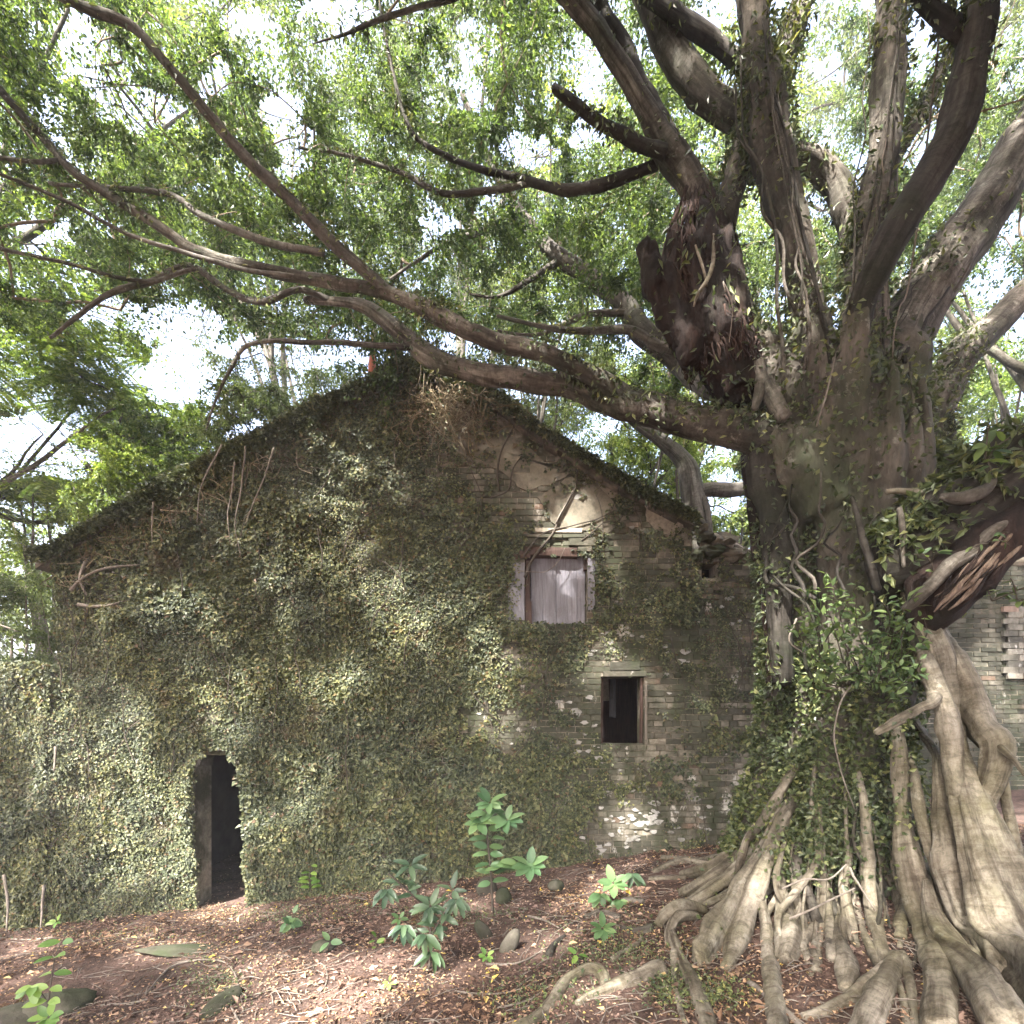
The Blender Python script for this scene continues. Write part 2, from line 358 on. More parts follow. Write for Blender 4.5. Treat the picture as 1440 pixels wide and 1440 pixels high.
def stone_material():
    s = NB('mossy stone'); p = s.pos(); a = s.noise(p, 5, 6, .7); b = s.noise(p, 2, 5, .65)
    c = s.ramp(a, [(.3, (.03, .027, .022)), (.6, (.075, .068, .055)), (.8, (.13, .12, .1))]); c = s.mix(s.ramp(b, [(.38, g(0.)), (.6, g(.9))]), c, (.034, .042, .022))
    s.bump(a, .8, .02); return s.fin(c, .95, .1)
M['stone'] = stone_material()
def pole_material():
    s = NB('peeling red pole paint'); p = s.pos(); sx = s.n('ShaderNodeSeparateXYZ'); s.l(p, sx.inputs[0])
    mr = s.n('ShaderNodeMapRange'); mr.inputs['From Min'].default_value = 5.5; mr.inputs['From Max'].default_value = 8.5; s.l(sx.outputs[2], mr.inputs[0])
    c = s.ramp(mr.outputs[0], [(.0, (.45, .16, .12)), (.42, (.45, .16, .12)), (.44, (.3, .28, .27)), (1, (.25, .23, .22))]); return s.fin(c, .7, .3)
M['pole'] = pole_material()

# ------------------------------------------------------------------ the ground
def make_ground():
    mb = MB()
    xs = np.concatenate([np.linspace(-90, -11, 30), np.arange(-10.5, 10.6, .16), np.linspace(11, 90, 30)])
    ys = np.concatenate([np.linspace(-60, -4, 16), np.arange(-3.8, 13, .16), np.linspace(13.5, 160, 40)])
    X, Y = np.meshgrid(xs, ys); Z = ground_z(X, Y)
    nx = len(xs); i = np.arange(len(ys) - 1)[:, None] * nx; j = np.arange(nx - 1)[None, :]
    Q = np.stack([i + j, i + j + 1, i + nx + j + 1, i + nx + j], -1).reshape(-1, 4)
    mb.add(np.stack([X, Y, Z], -1).reshape(-1, 3), Q)
    build(mb, 'ground', M['ground'], kind='structure')
make_ground()

# ------------------------------------------------------------------ the ruined house
WY = 6.5; K = WY / FOC
fx = lambda px: (px - CX) * K
fz = lambda py: CAMZ + (HY - py) * K
TOP = [(84, 792), (200, 722), (330, 655), (470, 585), (560, 542), (615, 530), (680, 566), (760, 625), (830, 668), (900, 708), (973, 746), (974, 772), (1060, 776), (1061, 800), (1140, 812)]
TX = np.array([fx(a) for a, b in TOP]); TZ = np.array([fz(b) for a, b in TOP])
topz = lambda x: np.interp(x, TX, TZ)
DOOR = (fx(274), fx(350), -2.0, fz(1062)); WUP = (fx(738), fx(826), fz(877), fz(778)); WLO = (fx(845), fx(906), fz(1048), fz(951)); HOLE = (fx(987), fx(1012), fz(813), fz(789))
VENT = (fx(1003), fx(1026), fz(836), fz(829))
OPEN = [DOOR, WUP, WLO, HOLE, VENT]
house = empty('brick_house', (0, WY, -.2), 'ruined grey brick house whose tall gable is overgrown with creeping fig', 'house')
def make_wall():
    mb = MB(); y0, y1 = WY + .012, WY + .36
    bx = sorted(set([*TX] + [v for o in OPEN for v in o[:2]]))
    for a, b in zip(bx[:-1], bx[1:]):
        if b - a < 1e-4: continue
        m = (a + b) / 2; cuts = sorted([(o[2], o[3]) for o in OPEN if o[0] < m < o[1]])
        e = 1e-6; ta, tb = topz(a + e), topz(b - e); z = -2.0; segs = []
        for lo, hi in cuts:
            if lo > z: segs.append((z, lo, lo))
            z = hi
        segs.append((z, ta, tb))
        for lo, ha, hb in segs:
            V = np.array([[a, y0, lo], [b, y0, lo], [b, y1, lo], [a, y1, lo], [a, y0, ha], [b, y0, hb], [b, y1, hb], [a, y1, ha]])
            mb.add(V, [[0, 3, 2, 1], [4, 5, 6, 7], [0, 1, 5, 4], [1, 2, 6, 5], [2, 3, 7, 6], [3, 0, 4, 7]])
    w = build(mb, 'wall', M['mortar'], house, sm=False)
    # bricks
    ch = .0765; bl = []
    z = -1.6; row = 0
    while z < 6.3:
        x = TX[0] - (row % 2) * .11; lead = (row % 4 == 3)
        while x < TX[-1]:
            L = (.115 if lead else .225) + rng.uniform(-.012, .012)
            a, b = max(x, TX[0]), min(x + L - .011, TX[-1])
            zt = z + ch - .011
            if b - a > .03 and zt < min(topz(a), topz(b)) - .02:
                segs = [(a, b)]
                for o in OPEN:
                    if zt > o[2] + .01 and z < o[3] - .01:
                        ns = []
                        for s0, s1 in segs:
                            if s1 <= o[0] or s0 >= o[1]: ns.append((s0, s1)); continue
                            if s0 < o[0] - .03: ns.append((s0, o[0]))
                            if s1 > o[1] + .03: ns.append((o[1], s1))
                        segs = ns
                for s0, s1 in segs: bl.append((s0, s1, z, zt))
            x += L
        z += ch; row += 1
    bl = np.array(bl); cxp = CX + (bl[:, 0] + bl[:, 1]) / 2 / K; cyp = HY - ((bl[:, 2] + bl[:, 3]) / 2 - CAMZ) / K
    near = np.minimum(np.hypot((cxp - 872) / 1.0, cyp - 1000), np.hypot(cxp - 960, (cyp - 1080) * 1.2)) + 250 * ((bl[:, 1] - bl[:, 0]) < .1)
    near = near + 400 * (cyp > 1175)
    pick = set(np.argsort(near)[:290].tolist())
    jit = rng.normal(0, .006, len(bl)); lost = rng.random(len(bl)) < .03
    rest = MB(); unit = {}
    for k, (a, b, z0, z1) in enumerate(bl):
        front = WY + jit[k] + (.035 if lost[k] else 0)
        front = min(front, WY + .0)  if not lost[k] else WY + .011
        if k in pick:
            key = int((b - a) / .01)
            if key not in unit:
                u = MB(); Lk = (key + .5) * .01
                box(u, (-Lk / 2, 0, -.0325), (Lk / 2, .05, .0325), .0035); unit[key] = u.mesh('brick', (0, 0, 0), False); unit[key].materials.append(M['brick'])
            place(unit[key], 'brick', w, ((a + b) / 2, front, (z0 + z1) / 2), Euler((0, rng.normal(0, .008), rng.normal(0, .01))), ((b - a) / ((key + .5) * .01), 1, 1))
        else:
            box(rest, (a, front, z0), (b, front + .05, z1), .0035)
    build(rest, 'brickwork', M['brick'], w, sm=False, kind='stuff')
    return w
wall = make_wall()

def slab_patch(name, pts, m, thick=.012, seed=1, parent=wall, jag=6):
    """a broken skin of plaster on the wall: ragged outline, real thickness"""
    pts = np.array([(fx(a), fz(b)) for a, b in pts]); o = []
    for i in range(len(pts)):
        a, b = pts[i], pts[(i + 1) % len(pts)]
        for t in np.arange(jag) / jag:
            p = a + (b - a) * t; o.append(p + np.array([float(n2(p[0] * 9, p[1] * 9, seed)[0]), float(n2(p[0] * 9, p[1] * 9, seed + 4)[0])]) * .09)
    o = np.array(o); n = len(o); c = o.mean(0); mb = MB(); y0 = WY - thick
    V = np.vstack([np.column_stack([o[:, 0], np.full(n, y0), o[:, 1]]), np.column_stack([o[:, 0], np.full(n, WY + .02), o[:, 1]]), [[c[0], y0, c[1]]]])
    i = np.arange(n); j = (i + 1) % n
    mb.add(V, np.stack([i, i + n, j + n, j], 1), np.stack([i, j, np.full(n, 2 * n)], 1))
    return build(mb, name, m, parent, sm=False)
slab_patch('plaster_patch', [(755, 700), (800, 672), (850, 690), (880, 730), (840, 752), (790, 748)], M['plaster'], .014, 3)
slab_patch('plaster_patch', [(615, 590), (660, 572), (700, 600), (770, 650), (800, 668), (740, 690), (680, 650), (640, 640)], M['plaster'], .012, 5)
def flakes():
    r = np.random.default_rng(17); mb = MB()
    spots = [(1078, 1070, 9, 42, 60), (950, 1150, 60, 12, 46), (885, 1130, 26, 26, 40), (870, 1175, 24, 12, 26), (830, 1020, 12, 40, 22), (1000, 880, 40, 30, 16), (900, 700, 40, 22, 22), (930, 935, 50, 30, 14), (860, 905, 24, 12, 14), (780, 900, 60, 40, 14), (720, 1040, 40, 40, 16), (140, 815, 34, 16, 16), (310, 1030, 16, 20, 10)]
    for a, b, c, d, n in spots:
        for k in range(int(n * .75)):
            px, py = r.normal(a, c), r.normal(b, d); q = r.uniform(1.2, 4.6) * (1.5 if r.random() < .15 else 1); m = 9; th = np.arange(m) / m * 2 * np.pi + r.uniform(0, 1); rr = q * r.uniform(.55, 1.2, m)
            x, z = fx(px + np.cos(th) * rr * 1.5), fz(py + np.sin(th) * rr * .8); y0 = WY - .012 - .006 * r.random()
            if any(o[0] < x.max() and o[1] > x.min() and o[2] < z.max() and o[3] > z.min() for o in OPEN) or z.max() > topz(x.mean()) - .05: continue
            V = np.vstack([np.column_stack([x, np.full(m, y0), z]), np.column_stack([x * 1.0, np.full(m, WY + .01), z]), [[x.mean(), y0, z.mean()]]]); i = np.arange(m); j = (i + 1) % m
            mb.add(V, np.stack([i, i + m, j + m, j], 1), np.stack([i, j, np.full(m, 2 * m)], 1))
    build(mb, 'limewash_flakes', M['lime'], wall, sm=False, kind='stuff')
flakes()
slab_patch('plaster_patch', [(900, 690), (940, 712), (962, 745), (940, 760), (915, 735)], M['dim_plaster'], .013, 9)
slab_patch('plaster_patch', [(985, 745), (1035, 755), (1045, 775), (1000, 786), (983, 770)], M['plaster'], .02, 11)

def make_house_rest():
    # side and rear walls, roof, floor and rooms inside
    mb = MB(); xl, xr = fx(90), fx(1136); yb = 14.0
    box(mb, (xl, WY + .36, -2), (xl + .3, yb, topz(xl) - .05)); box(mb, (xr - .3, WY + .36, -2), (xr, yb, topz(xr) - .06))
    for a, b in zip([xl, *TX[1:11]], [*TX[1:11], xr]):        # rear gable, the same outline as the front
        za, zb = topz(a + 1e-6) + .005, topz(b - 1e-6) + .005; V = np.array([[a, yb, -2], [b, yb, -2], [b, yb + .19, -2], [a, yb + .19, -2], [a, yb, za], [b, yb, zb], [b, yb + .19, zb], [a, yb + .19, za]])
        mb.add(V, [[0, 3, 2, 1], [4, 5, 6, 7], [0, 1, 5, 4], [1, 2, 6, 5], [2, 3, 7, 6], [3, 0, 4, 7]])
    box(mb, (TX[10] - .02, WY + .37, topz(TX[10] + .1) + .0), (xr + .05, yb + .2, topz(TX[10] + .1) + .08))
    build(mb, 'side_wall', M['shade_plaster'], house, sm=False)
    mb = MB(); box(mb, (xl + .31, 12.4, -2), (fx(560), 12.6, 3.4)); 
    box(mb, (fx(560), WY + .37, -2), (fx(580), yb - .05, 3.0)); build(mb, 'partition', M['shade_plaster'], house, sm=False)
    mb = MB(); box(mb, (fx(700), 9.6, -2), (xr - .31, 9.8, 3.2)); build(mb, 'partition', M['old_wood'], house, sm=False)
    for side, ids in (('roof', [0, 1, 2, 3, 4, 5]), ('roof', [5, 6, 7, 8, 9, 10])):
        mb = MB()
        xs = [TX[i] for i in ids]; zs = [TZ[i] for i in ids]
        if ids[0] == 0: xs[0] -= .22; zs[0] -= .11
        V = []
        for y in (WY - .10, yb + .2):
            for x, z in zip(xs, zs): V.append((x, y, z + .01))
            for x, z in zip(xs, zs): V.append((x, y, z + .10))
        n = len(xs); i = np.arange(n - 1); Q = []
        for k in i:
            Q += [[k, k + 1, n + k + 1, n + k], [2 * n + k + 1, 2 * n + k, 3 * n + k, 3 * n + k + 1], [k + 1, k, 2 * n + k, 2 * n + k + 1], [n + k, n + k + 1, 3 * n + k + 1, 3 * n + k]]
        Q += [[0, n, 3 * n, 2 * n], [n - 1, 3 * n - 1, 4 * n - 1, 2 * n - 1]]
        mb.add(np.array(V), Q); rf = build(mb, 'roof', M['tile'], house, sm=False)
        # rows of curved tiles down the verge
        u = MB(); th = np.linspace(0, np.pi, 7); r0 = .07
        ring = np.column_stack([np.cos(th) * r0, np.sin(th) * r0])
        for s, wv in ((0, 1.0), (.30, .86)):
            u.v.append(np.column_stack([np.full(7, s), ring[:, 0] * wv, ring[:, 1] * wv])); u.v.append(np.column_stack([np.full(7, s), ring[:, 0] * wv * .82, ring[:, 1] * wv * .82 - .004]))
        k = np.arange(6); Q = [np.stack([k, k + 1, k + 15, k + 14], 1), np.stack([k + 7, k + 21, k + 22, k + 8], 1), np.stack([k, k + 7, k + 8, k + 1], 1), np.stack([k + 14, k + 15, k + 22, k + 21], 1)]
        u.q = [np.concatenate(Q)]; u.n = 28; me = u.mesh('roof_tile', (0, 0, 0)); me.materials.append(M['tile'])
        tot = np.hypot(xs[-1] - xs[0], zs[-1] - zs[0]); cnt = int(tot / .21)
        for rowi, y in enumerate((WY - .04, WY + .15)):
            for q in range(cnt):
                t = (q + .5) / cnt; x = xs[0] + (xs[-1] - xs[0]) * t; z = np.interp(x, xs, zs) + .10; e = .1
                ang = math.atan2(np.interp(x + e, xs, zs) - np.interp(x - e, xs, zs), 2 * e)
                place(me, 'roof_tile', rf, (x, y + rng.normal(0, .012), z + rng.normal(0, .008)), Euler((0, -ang + (math.pi if ids[0] == 0 else 0) * 0 + rng.normal(0, .05), rng.normal(0, .05))))
    # thin pale courses under the right tiles, with gaps
    for k in range(14):
        t0, t1 = k / 14, (k + .9) / 14; x0 = TX[6] + (TX[10] - TX[6]) * t0; x1 = TX[6] + (TX[10] - TX[6]) * t1
        z0, z1 = topz(x0), topz(x1 - 1e-4); dz = rng.normal(0, .006)
        V = np.array([[x0, WY - .115, z0 - .035], [x1, WY - .115, z1 - .035], [x1, WY - .002, z1 - .035], [x0, WY - .002, z0 - .035], [x0, WY - .115, z0], [x1, WY - .115, z1], [x1, WY - .002, z1], [x0, WY - .002, z0]]); V[:, 2] += dz
        mb = MB(); mb.add(V, [[0, 3, 2, 1], [4, 5, 6, 7], [0, 1, 5, 4], [1, 2, 6, 5], [2, 3, 7, 6], [3, 0, 4, 7]])
        if rng.random() > .3: build(mb, 'verge_course', M['tile'], house, sm=False)
    # broken eave end with loose tiles to the right of the gable
    for k, (a, b, c_, d) in enumerate(((998, 778, .16, .09), (1030, 782, .15, .07), (1050, 786, .09, .06), (992, 758, .11, .07), (1014, 764, .13, .07), (986, 746, .07, .05), (980, 782, .08, .08))):
        mb = MB(); blob(mb, (fx(a), WY - .03, fz(b)), (c_, .16, d), k, .42, 14, 9, 2.2); build(mb, 'corbel_stone', M['plaster'] if k % 3 else M['stone'], house, sm=False)
    for k in range(7):
        mb = MB(); a = P(1004 + k * 8, 752 + k * 3.6, WY - .05 + .03 * (k % 3)); b = P(1030 + k * 7, 768 + k * 3.2, WY - .1 + .04 * (k % 2))
        tube(mb, [a, b], [.035, .035], 8, .1, k, .05, flat=.4); build(mb, 'eave_tile', M['tile'] if k % 3 else M['dim_plaster'], house)
make_house_rest()

def make_openings():
    # upper window: reveal timbers and weathered board
    w = empty('window', (0, 0, 0)); w.parent = house; ORG[w.name] = np.zeros(3); w.location = -np.array(house.location)
    def piece(name, m, x0, y0, x1, y1, d0, d1, par=w, jit=.004):
        mb = MB(); box(mb, (fx(x0), d0, fz(y1)), (fx(x1), d1, fz(y0)), jit); return build(mb, name, m, par, sm=False)
    xs = [747, 764, 783, 799, 813, 824]
    for a, b in zip(xs[:-1], xs[1:]): piece('shutter_board', M['shutter'], a + .08, 779 + rng.uniform(0, 2), b - .08, 878, WY + .10 + rng.uniform(-.002, .002), WY + .14)
    piece('side_board', M['shutter'], 715, 792, 737.5, 872, WY - .022, WY - .003)
    piece('side_board', M['shutter'], 826.5, 786, 836, 858, WY - .024, WY - .004)
    piece('frame', M['old_wood'], 738.5, 786, 745, 877, WY + .03, WY + .11, jit=.008); piece('frame', M['old_wood'], 822, 779, 826, 800, WY + .03, WY + .10)
    piece('frame', M['old_wood'], 740, 845, 748, 877, WY + .0, WY + .06, jit=.01)
    piece('lintel', M['old_wood'], 739, 770, 812, 782, WY - .02, WY + .2, jit=.012); piece('lintel', M['old_wood'], 722, 776, 745, 786, WY - .03, WY + .1, jit=.01)
    for x0, y0, x1, y1, m in ((738, 752, 790, 757, 'brick'), (791, 751, 832, 757, 'brick'), (752, 744, 818, 750, 'dim_plaster'), (726, 758, 756, 766, 'brick'), (800, 758, 838, 768, 'brick'), (812, 770, 832, 777, 'brick')):
        piece('hood_course', M[m], x0, y0, x1, y1, WY - .025 - rng.uniform(0, .02), WY - .003, jit=.008)
    w2 = empty('window', (0, 0, 0)); w2.parent = house; ORG[w2.name] = np.zeros(3); w2.location = -np.array(house.location)
    piece('lintel', M['brick'], 848, 944, 908, 951.5, WY - .03, WY + .15, w2); piece('hood_course', M['brick'], 858, 931, 898, 942, WY - .035, WY - .003, w2, .01)
    piece('frame', M['old_wood'], 902.5, 953, 905.5, 1047, WY + .05, WY + .12, w2, .008); piece('frame', M['old_wood'], 845.5, 953, 848.5, 1047, WY + .06, WY + .12, w2, .008); piece('frame', M['frame_wood'], 906.5, 958, 910, 1040, WY - .012, WY - .002, w2, .004)
    piece('sill', M['brick'], 846, 1046, 905, 1050, WY + .02, WY + .2, w2, .01)
    piece('hanging_board', M['grey_wood'], 880, 930, 889, 1006, WY + 1.0, WY + 1.03, w2, .02); piece('inner_panel', M['dim_plaster'], 850, 935, 880, 978, WY + 1.2, WY + 1.24, w2, .02)
    # door: opened inwards, grey boards against the left jamb
    d = empty('door', (0, 0, 0)); d.parent = house; ORG[d.name] = np.zeros(3); d.location = -np.array(house.location)
    # arched brick head of the doorway
    xc = (DOOR[0] + DOOR[1]) / 2; r = (DOOR[1] - DOOR[0]) / 2; zc = fz(1078)
    for k in range(11):
        a = math.pi * (k + .5) / 11; mb = MB(); u = MB(); box(u, (-.045, -.02, 0), (.045, .34, .13), .006)
        V = u.v[0]; ca, sa = math.cos(a), math.sin(a); rr = r - .03
        W = np.column_stack([xc + ca * (rr + V[:, 2]) - sa * V[:, 0], WY + V[:, 1], zc + sa * (rr + V[:, 2]) * 1.0 + ca * V[:, 0]]); mb.add(W, u.q[0]); build(mb, 'arch_brick', M['brick'], d, sm=False)
make_openings()

# low garden wall running on to the left, and the neighbour's brick wall to the right
def course_wall(name, x0, x1, y, zfun, m_brick, m_mortar, label, cat, depth=.3, limit=140, xv=None):
    root = empty(name, ((x0 + x1) / 2, y, float(ground_z((x0 + x1) / 2, y))), label, cat)
    mb = MB(); n = 12; xs = np.linspace(x0, x1, n + 1)
    for a, b in zip(xs[:-1], xs[1:]):
        V = np.array([[a, y + .012, -2], [b, y + .012, -2], [b, y + depth, -2], [a, y + depth, -2], [a, y + .012, zfun(a)], [b, y + .012, zfun(b)], [b, y + depth, zfun(b)], [a, y + depth, zfun(a)]])
        mb.add(V, [[0, 3, 2, 1], [4, 5, 6, 7], [0, 1, 5, 4], [1, 2, 6, 5], [2, 3, 7, 6], [3, 0, 4, 7]])
    c = build(mb, 'wall_core', m_mortar, root, sm=False)
    bl = []; z = -1.3; r = 0
    while z < max(zfun(x0), zfun(x1)):
        x = x0 - (r % 2) * .12
        while x < x1:
            a, b = max(x, x0), min(x + .239, x1)
            if b - a > .04 and z + .07 < min(zfun(a), zfun(b)): bl.append((a, b, z))
            x += .25
        z += .08; r += 1
    bl = np.array(bl); xv = xv if xv is not None else x0
    order = np.argsort(np.abs(bl[:, 0] - xv) + np.abs(bl[:, 2] - 2.2) * .3); pick = set(order[:limit].tolist()); rest = MB(); u = MB()
    box(u, (-.1195, 0, -.034), (.1195, .05, .034), .004); me = u.mesh('brick', (0, 0, 0), False); me.materials.append(m_brick)
    for k, (a, b, z) in enumerate(bl):
        f = y + min(rng.normal(0, .005), .008)
        if k in pick: place(me, 'brick', root, ((a + b) / 2, f, z + .035), Euler((0, 0, rng.normal(0, .01))), ((b - a) / .239, 1, 1))
        else: box(rest, (a, f, z), (b, f + .05, z + .068), .004)
    build(rest, 'brickwork', m_brick, c, sm=False, kind='stuff')
    return root
LOWTOP = lambda x: 1.7 + (1020 - 952) * K + .05 * np.sin(x * 3)
course_wall('garden_wall', -8.6, fx(80), WY - .05, LOWTOP, M['brick'], M['mortar'], 'low brick wall smothered in creeper at the left end of the house', 'wall', limit=0)
NW_Y = 8.6; nz = lambda py: CAMZ + (HY - py) / FOC * NW_Y
nb = course_wall('neighbour_wall', 5.0, 11.0, NW_Y, lambda x: nz(800) + .2, M['brick_dark'], M['mortar'], 'distant brick wall with pale upper patch behind the roots', 'wall', limit=150, xv=8.2)
mbp = MB(); 
for r_ in range(13):
    for c_ in range(4):
        if rng.random() < .08: continue
        x = (1414 - CX) / FOC * NW_Y + c_ * .26 - (r_ % 2) * .08; z = nz(955) + r_ * .102
        mbn = MB(); box(mbn, (x, NW_Y - .05, z), (x + .25, NW_Y - .004, z + .095), .006); build(mbn, 'brick', M['brick_pale'], nb, sm=False)

pole = empty('roof_pole', P(521, 558, 6.8), 'thin red and grey pole rising from the roof ridge', 'pole')
mb = MB(); tube(mb, [P(521, 566, 6.8), P(524, 500, 6.8), P(528, 440, 6.8)], [.055, .045, .03], 10, .2, 1, .03); build(mb, 'shaft', M['pole'], pole)
mb = MB(); tube(mb, [P(519, 539, 6.8), P(525, 538, 6.8)], [.065, .065], 10, .05, 1, .03); build(mb, 'collar', M['old_wood'], pole)

# ------------------------------------------------------------------ the great banyan
TC = np.array([2.78, 4.5])
banyan = empty('banyan_tree', (TC[0], TC[1], float(ground_z(*TC))), 'massive spreading banyan with pale buttress roots and ferny limbs', 'tree')
def fuse(mb, name, m, parent, voxel, smooth_it=6, disp=0.0, rec=None):
    me = mb.mesh(name, ORG[parent.name]); o = bpy.data.objects.new(name, me); COL.objects.link(o)
    r = o.modifiers.new('r', 'REMESH'); r.mode = 'VOXEL'; r.voxel_size = voxel; r.adaptivity = 0
    sm = o.modifiers.new('s', 'SMOOTH'); sm.iterations = smooth_it; sm.factor = .5
    dg = bpy.context.evaluated_depsgraph_get(); ev = o.evaluated_get(dg); nm = bpy.data.meshes.new_from_object(ev)
    o.modifiers.clear(); o.data = nm; bpy.data.meshes.remove(me)
    n = len(nm.vertices); co = np.zeros(n * 3, np.float32); no = np.zeros(n * 3, np.float32)
    nm.vertices.foreach_get('co', co); nm.vertices.foreach_get('normal', no); co = co.reshape(-1, 3).astype(float); no = no.reshape(-1, 3).astype(float)
    if disp:
        q = co * np.array([7, 7, 2.2]); d = fbm(q, 31, 4) * disp + np.abs(fbm(co * np.array([14, 14, 4.0]), 32, 3)) * -disp * .8
        co = co + no * d[:, None]; nm.vertices.foreach_set('co', co.astype(np.float32).ravel()); nm.update()
    nm.polygons.foreach_set('use_smooth', np.ones(len(nm.polygons), bool)); nm.materials.clear(); nm.materials.append(m); nm.name = name
    if rec: SURF.setdefault(rec, []).append((co + ORG[parent.name], no, np.full(n, .3)))
    o.parent = parent; ORG[o.name] = ORG[parent.name]; return o
def path(pts):
    """rows of (px, py, distance, half-width in px) read off a branch -> points and radii in metres"""
    pts = [(a, b, gD(a, b) - .02 if c == 'g' else c, r) for a, b, c, r in pts]
    return [P(a, b, c) for a, b, c, r in pts], [r * c / FOC for a, b, c, r in pts]

def make_trunk():
    mb = MB()
    p, r = path([(1172, 1270, 4.85, 66), (1170, 1180, 4.85, 62), (1170, 1050, 4.85, 58), (1168, 900, 4.85, 56), (1162, 780, 4.8, 55), (1165, 690, 4.75, 60), (1180, 610, 4.7, 58), (1190, 560, 4.65, 40)])
    tube(mb, p, r, 28, .08, 3, .16, 2.2, .06, 6)
    r2 = np.random.default_rng(11)
    for k in range(30):                                   # fused aerial roots that make up the column
        th = k / 30 * 2 * math.pi + r2.uniform(-.1, .1); tw = r2.uniform(-.5, .5); q = []; rad = []; zt = r2.uniform(4.0, 4.7)
        r0 = r2.uniform(.04, .135)
        for t in np.linspace(0, 1, 8):
            z = zt - t * (zt - .15); R = .49 + r2.uniform(-.03, .03) + .10 * smooth(.7, 0, t) + .26 * smooth(.6, 1.0, t) ** 1.6
            a = th + tw * t + r2.uniform(-.07, .07)
            c0 = np.array([3.0 + .06 * math.sin(t * 5), 4.85 - .2 * (1 - t)]); q.append((c0[0] + R * math.cos(a), c0[1] + R * math.sin(a), z)); rad.append(r0 * (smooth(-.05, .22, t) * (1 + .5 * smooth(.7, 1, t)) + .12 + r2.uniform(-.15, .15)))
        tube(mb, q, rad, 10, .07, k, .14, 3.0)
    # flares into the great limbs
    for pts in ([(1165, 720, 4.35, 42), (1120, 640, 4.4, 42), (1060, 615, 4.5, 33)], [(1150, 690, 4.5, 45), (1100, 560, 4.55, 46), (1050, 470, 4.6, 38)], [(1160, 660, 4.4, 45), (1150, 540, 4.4, 40), (1135, 430, 4.4, 34)],
                [(1180, 680, 4.4, 50), (1200, 560, 4.4, 42), (1212, 460, 4.45, 34)], [(1200, 690, 4.6, 55), (1240, 560, 4.65, 55), (1275, 460, 4.75, 50)], [(1190, 640, 4.25, 30), (1195, 540, 4.15, 28), (1205, 440, 4.05, 26)],
                [(1215, 760, 4.3, 30), (1228, 660, 4.3, 30), (1235, 560, 4.4, 34)]):
        p, r = path(pts); r[-1] *= .55; tube(mb, p, r, 14, .07, int(pts[0][0]), .14, 3.0)
    fuse(mb, 'trunk', M['trunk'], banyan, .026, 2, .04, 'trunk')
make_trunk()

LIMB_PTS = []
def limb(name, pts, m, sides=12, rough=.12, rec='limb', wob=.03, flute=.0, parent=None, keep=True):
    p, r = path(pts); r = [v * (.84 if name in ('limb', 'branch', 'dead_branch') else .9) for v in r]; mb = MB()
    C = tube(mb, p, r, sides + 6, None, int(abs(pts[0][0] * 7 + pts[0][1])) % 997, rough, 4.0, flute, 5, 1.0, wob, True, rec, groove=.14)
    if keep: LIMB_PTS.append(C[::3])
    return build(mb, name, M[m], parent or banyan)
# the long low limb over the gable and its fork
limb('limb', [(1150, 650, 4.42, 37.0), (1090, 622, 4.45, 32.6), (1040, 607, 4.5, 28.2), (985, 595, 4.6, 27.3), (920, 578, 4.75, 25.5), (865, 563, 4.85, 23.8), (800, 541, 5.0, 18.5), (740, 536, 5.1, 17.6), (690, 530, 5.15, 16.7), (640, 516, 5.2, 15.8), (596, 494, 5.3, 16.7), (560, 466, 5.35, 14.1), (515, 433, 5.4, 10.6), (470, 424, 5.5, 7.0), (430, 421, 5.6, 6.2)], 'limb', 16)
limb('limb', [(880, 560, 4.8, 18.0), (830, 527, 4.75, 15.3), (780, 502, 4.75, 14.4), (740, 489, 4.8, 14.4), (690, 478, 4.85, 14.4), (640, 459, 4.9, 14.4), (590, 431, 4.95, 13.5), (540, 409, 5.0, 10.8), (480, 398, 5.0, 9.9), (430, 391, 5.05, 9.0), (390, 383, 5.1, 9.0), (300, 361, 5.1, 8.1), (240, 332, 5.15, 8.1), (170, 284, 5.15, 7.2), (100, 236, 5.1, 6.8), (55, 185, 5.1, 6.3), (-10, 118, 5.0, 5.9), (-90, 40, 4.9, 4.5)], 'limb', 14)
limb('branch', [(548, 412, 5.0, 10), (480, 350, 4.8, 9.5), (410, 282, 4.6, 9), (345, 222, 4.4, 8.5), (250, 112, 4.1, 8), (185, 36, 3.95, 8), (120, 10, 3.85, 8), (60, -20, 3.8, 7)], 'limb_grey')
limb('branch', [(455, 356, 4.8, 5), (380, 341, 4.9, 5.5), (290, 306, 5.0, 5), (240, 275, 5.1, 4.5), (160, 266, 5.2, 3.5), (70, 255, 5.3, 2.5)], 'limb_grey', 8)
limb('branch', [(588, 489, 5.3, 5), (530, 486, 5.2, 4.5), (430, 480, 5.1, 3.8), (350, 485, 5.1, 3.4), (318, 530, 5.1, 2.8), (300, 570, 5.1, 2), (290, 605, 5.1, 1.2)], 'limb_grey', 7)
limb('branch', [(470, 424, 5.5, 6), (420, 408, 5.5, 5), (370, 425, 5.6, 5), (325, 412, 5.7, 4.5), (270, 376, 5.7, 6), (215, 396, 5.7, 5), (150, 418, 5.7, 4), (70, 475, 5.8, 2.5)], 'limb_grey', 7)
limb('branch', [(275, 378, 5.6, 3.4), (200, 395, 5.6, 3.2), (100, 372, 5.5, 3), (0, 350, 5.4, 3), (-80, 335, 5.4, 2)], 'limb_grey', 7)
limb('branch', [(430, 391, 5.05, 4), (330, 375, 5.0, 3.6), (190, 332, 4.9, 3.2), (90, 280, 4.8, 3), (0, 243, 4.7, 2.6), (-80, 210, 4.6, 2)], 'limb_grey', 7)
limb('branch', [(85, 226, 5.1, 4), (50, 226, 5.0, 3.4), (0, 222, 5.0, 3), (-90, 216, 4.9, 2)], 'limb_grey', 7)
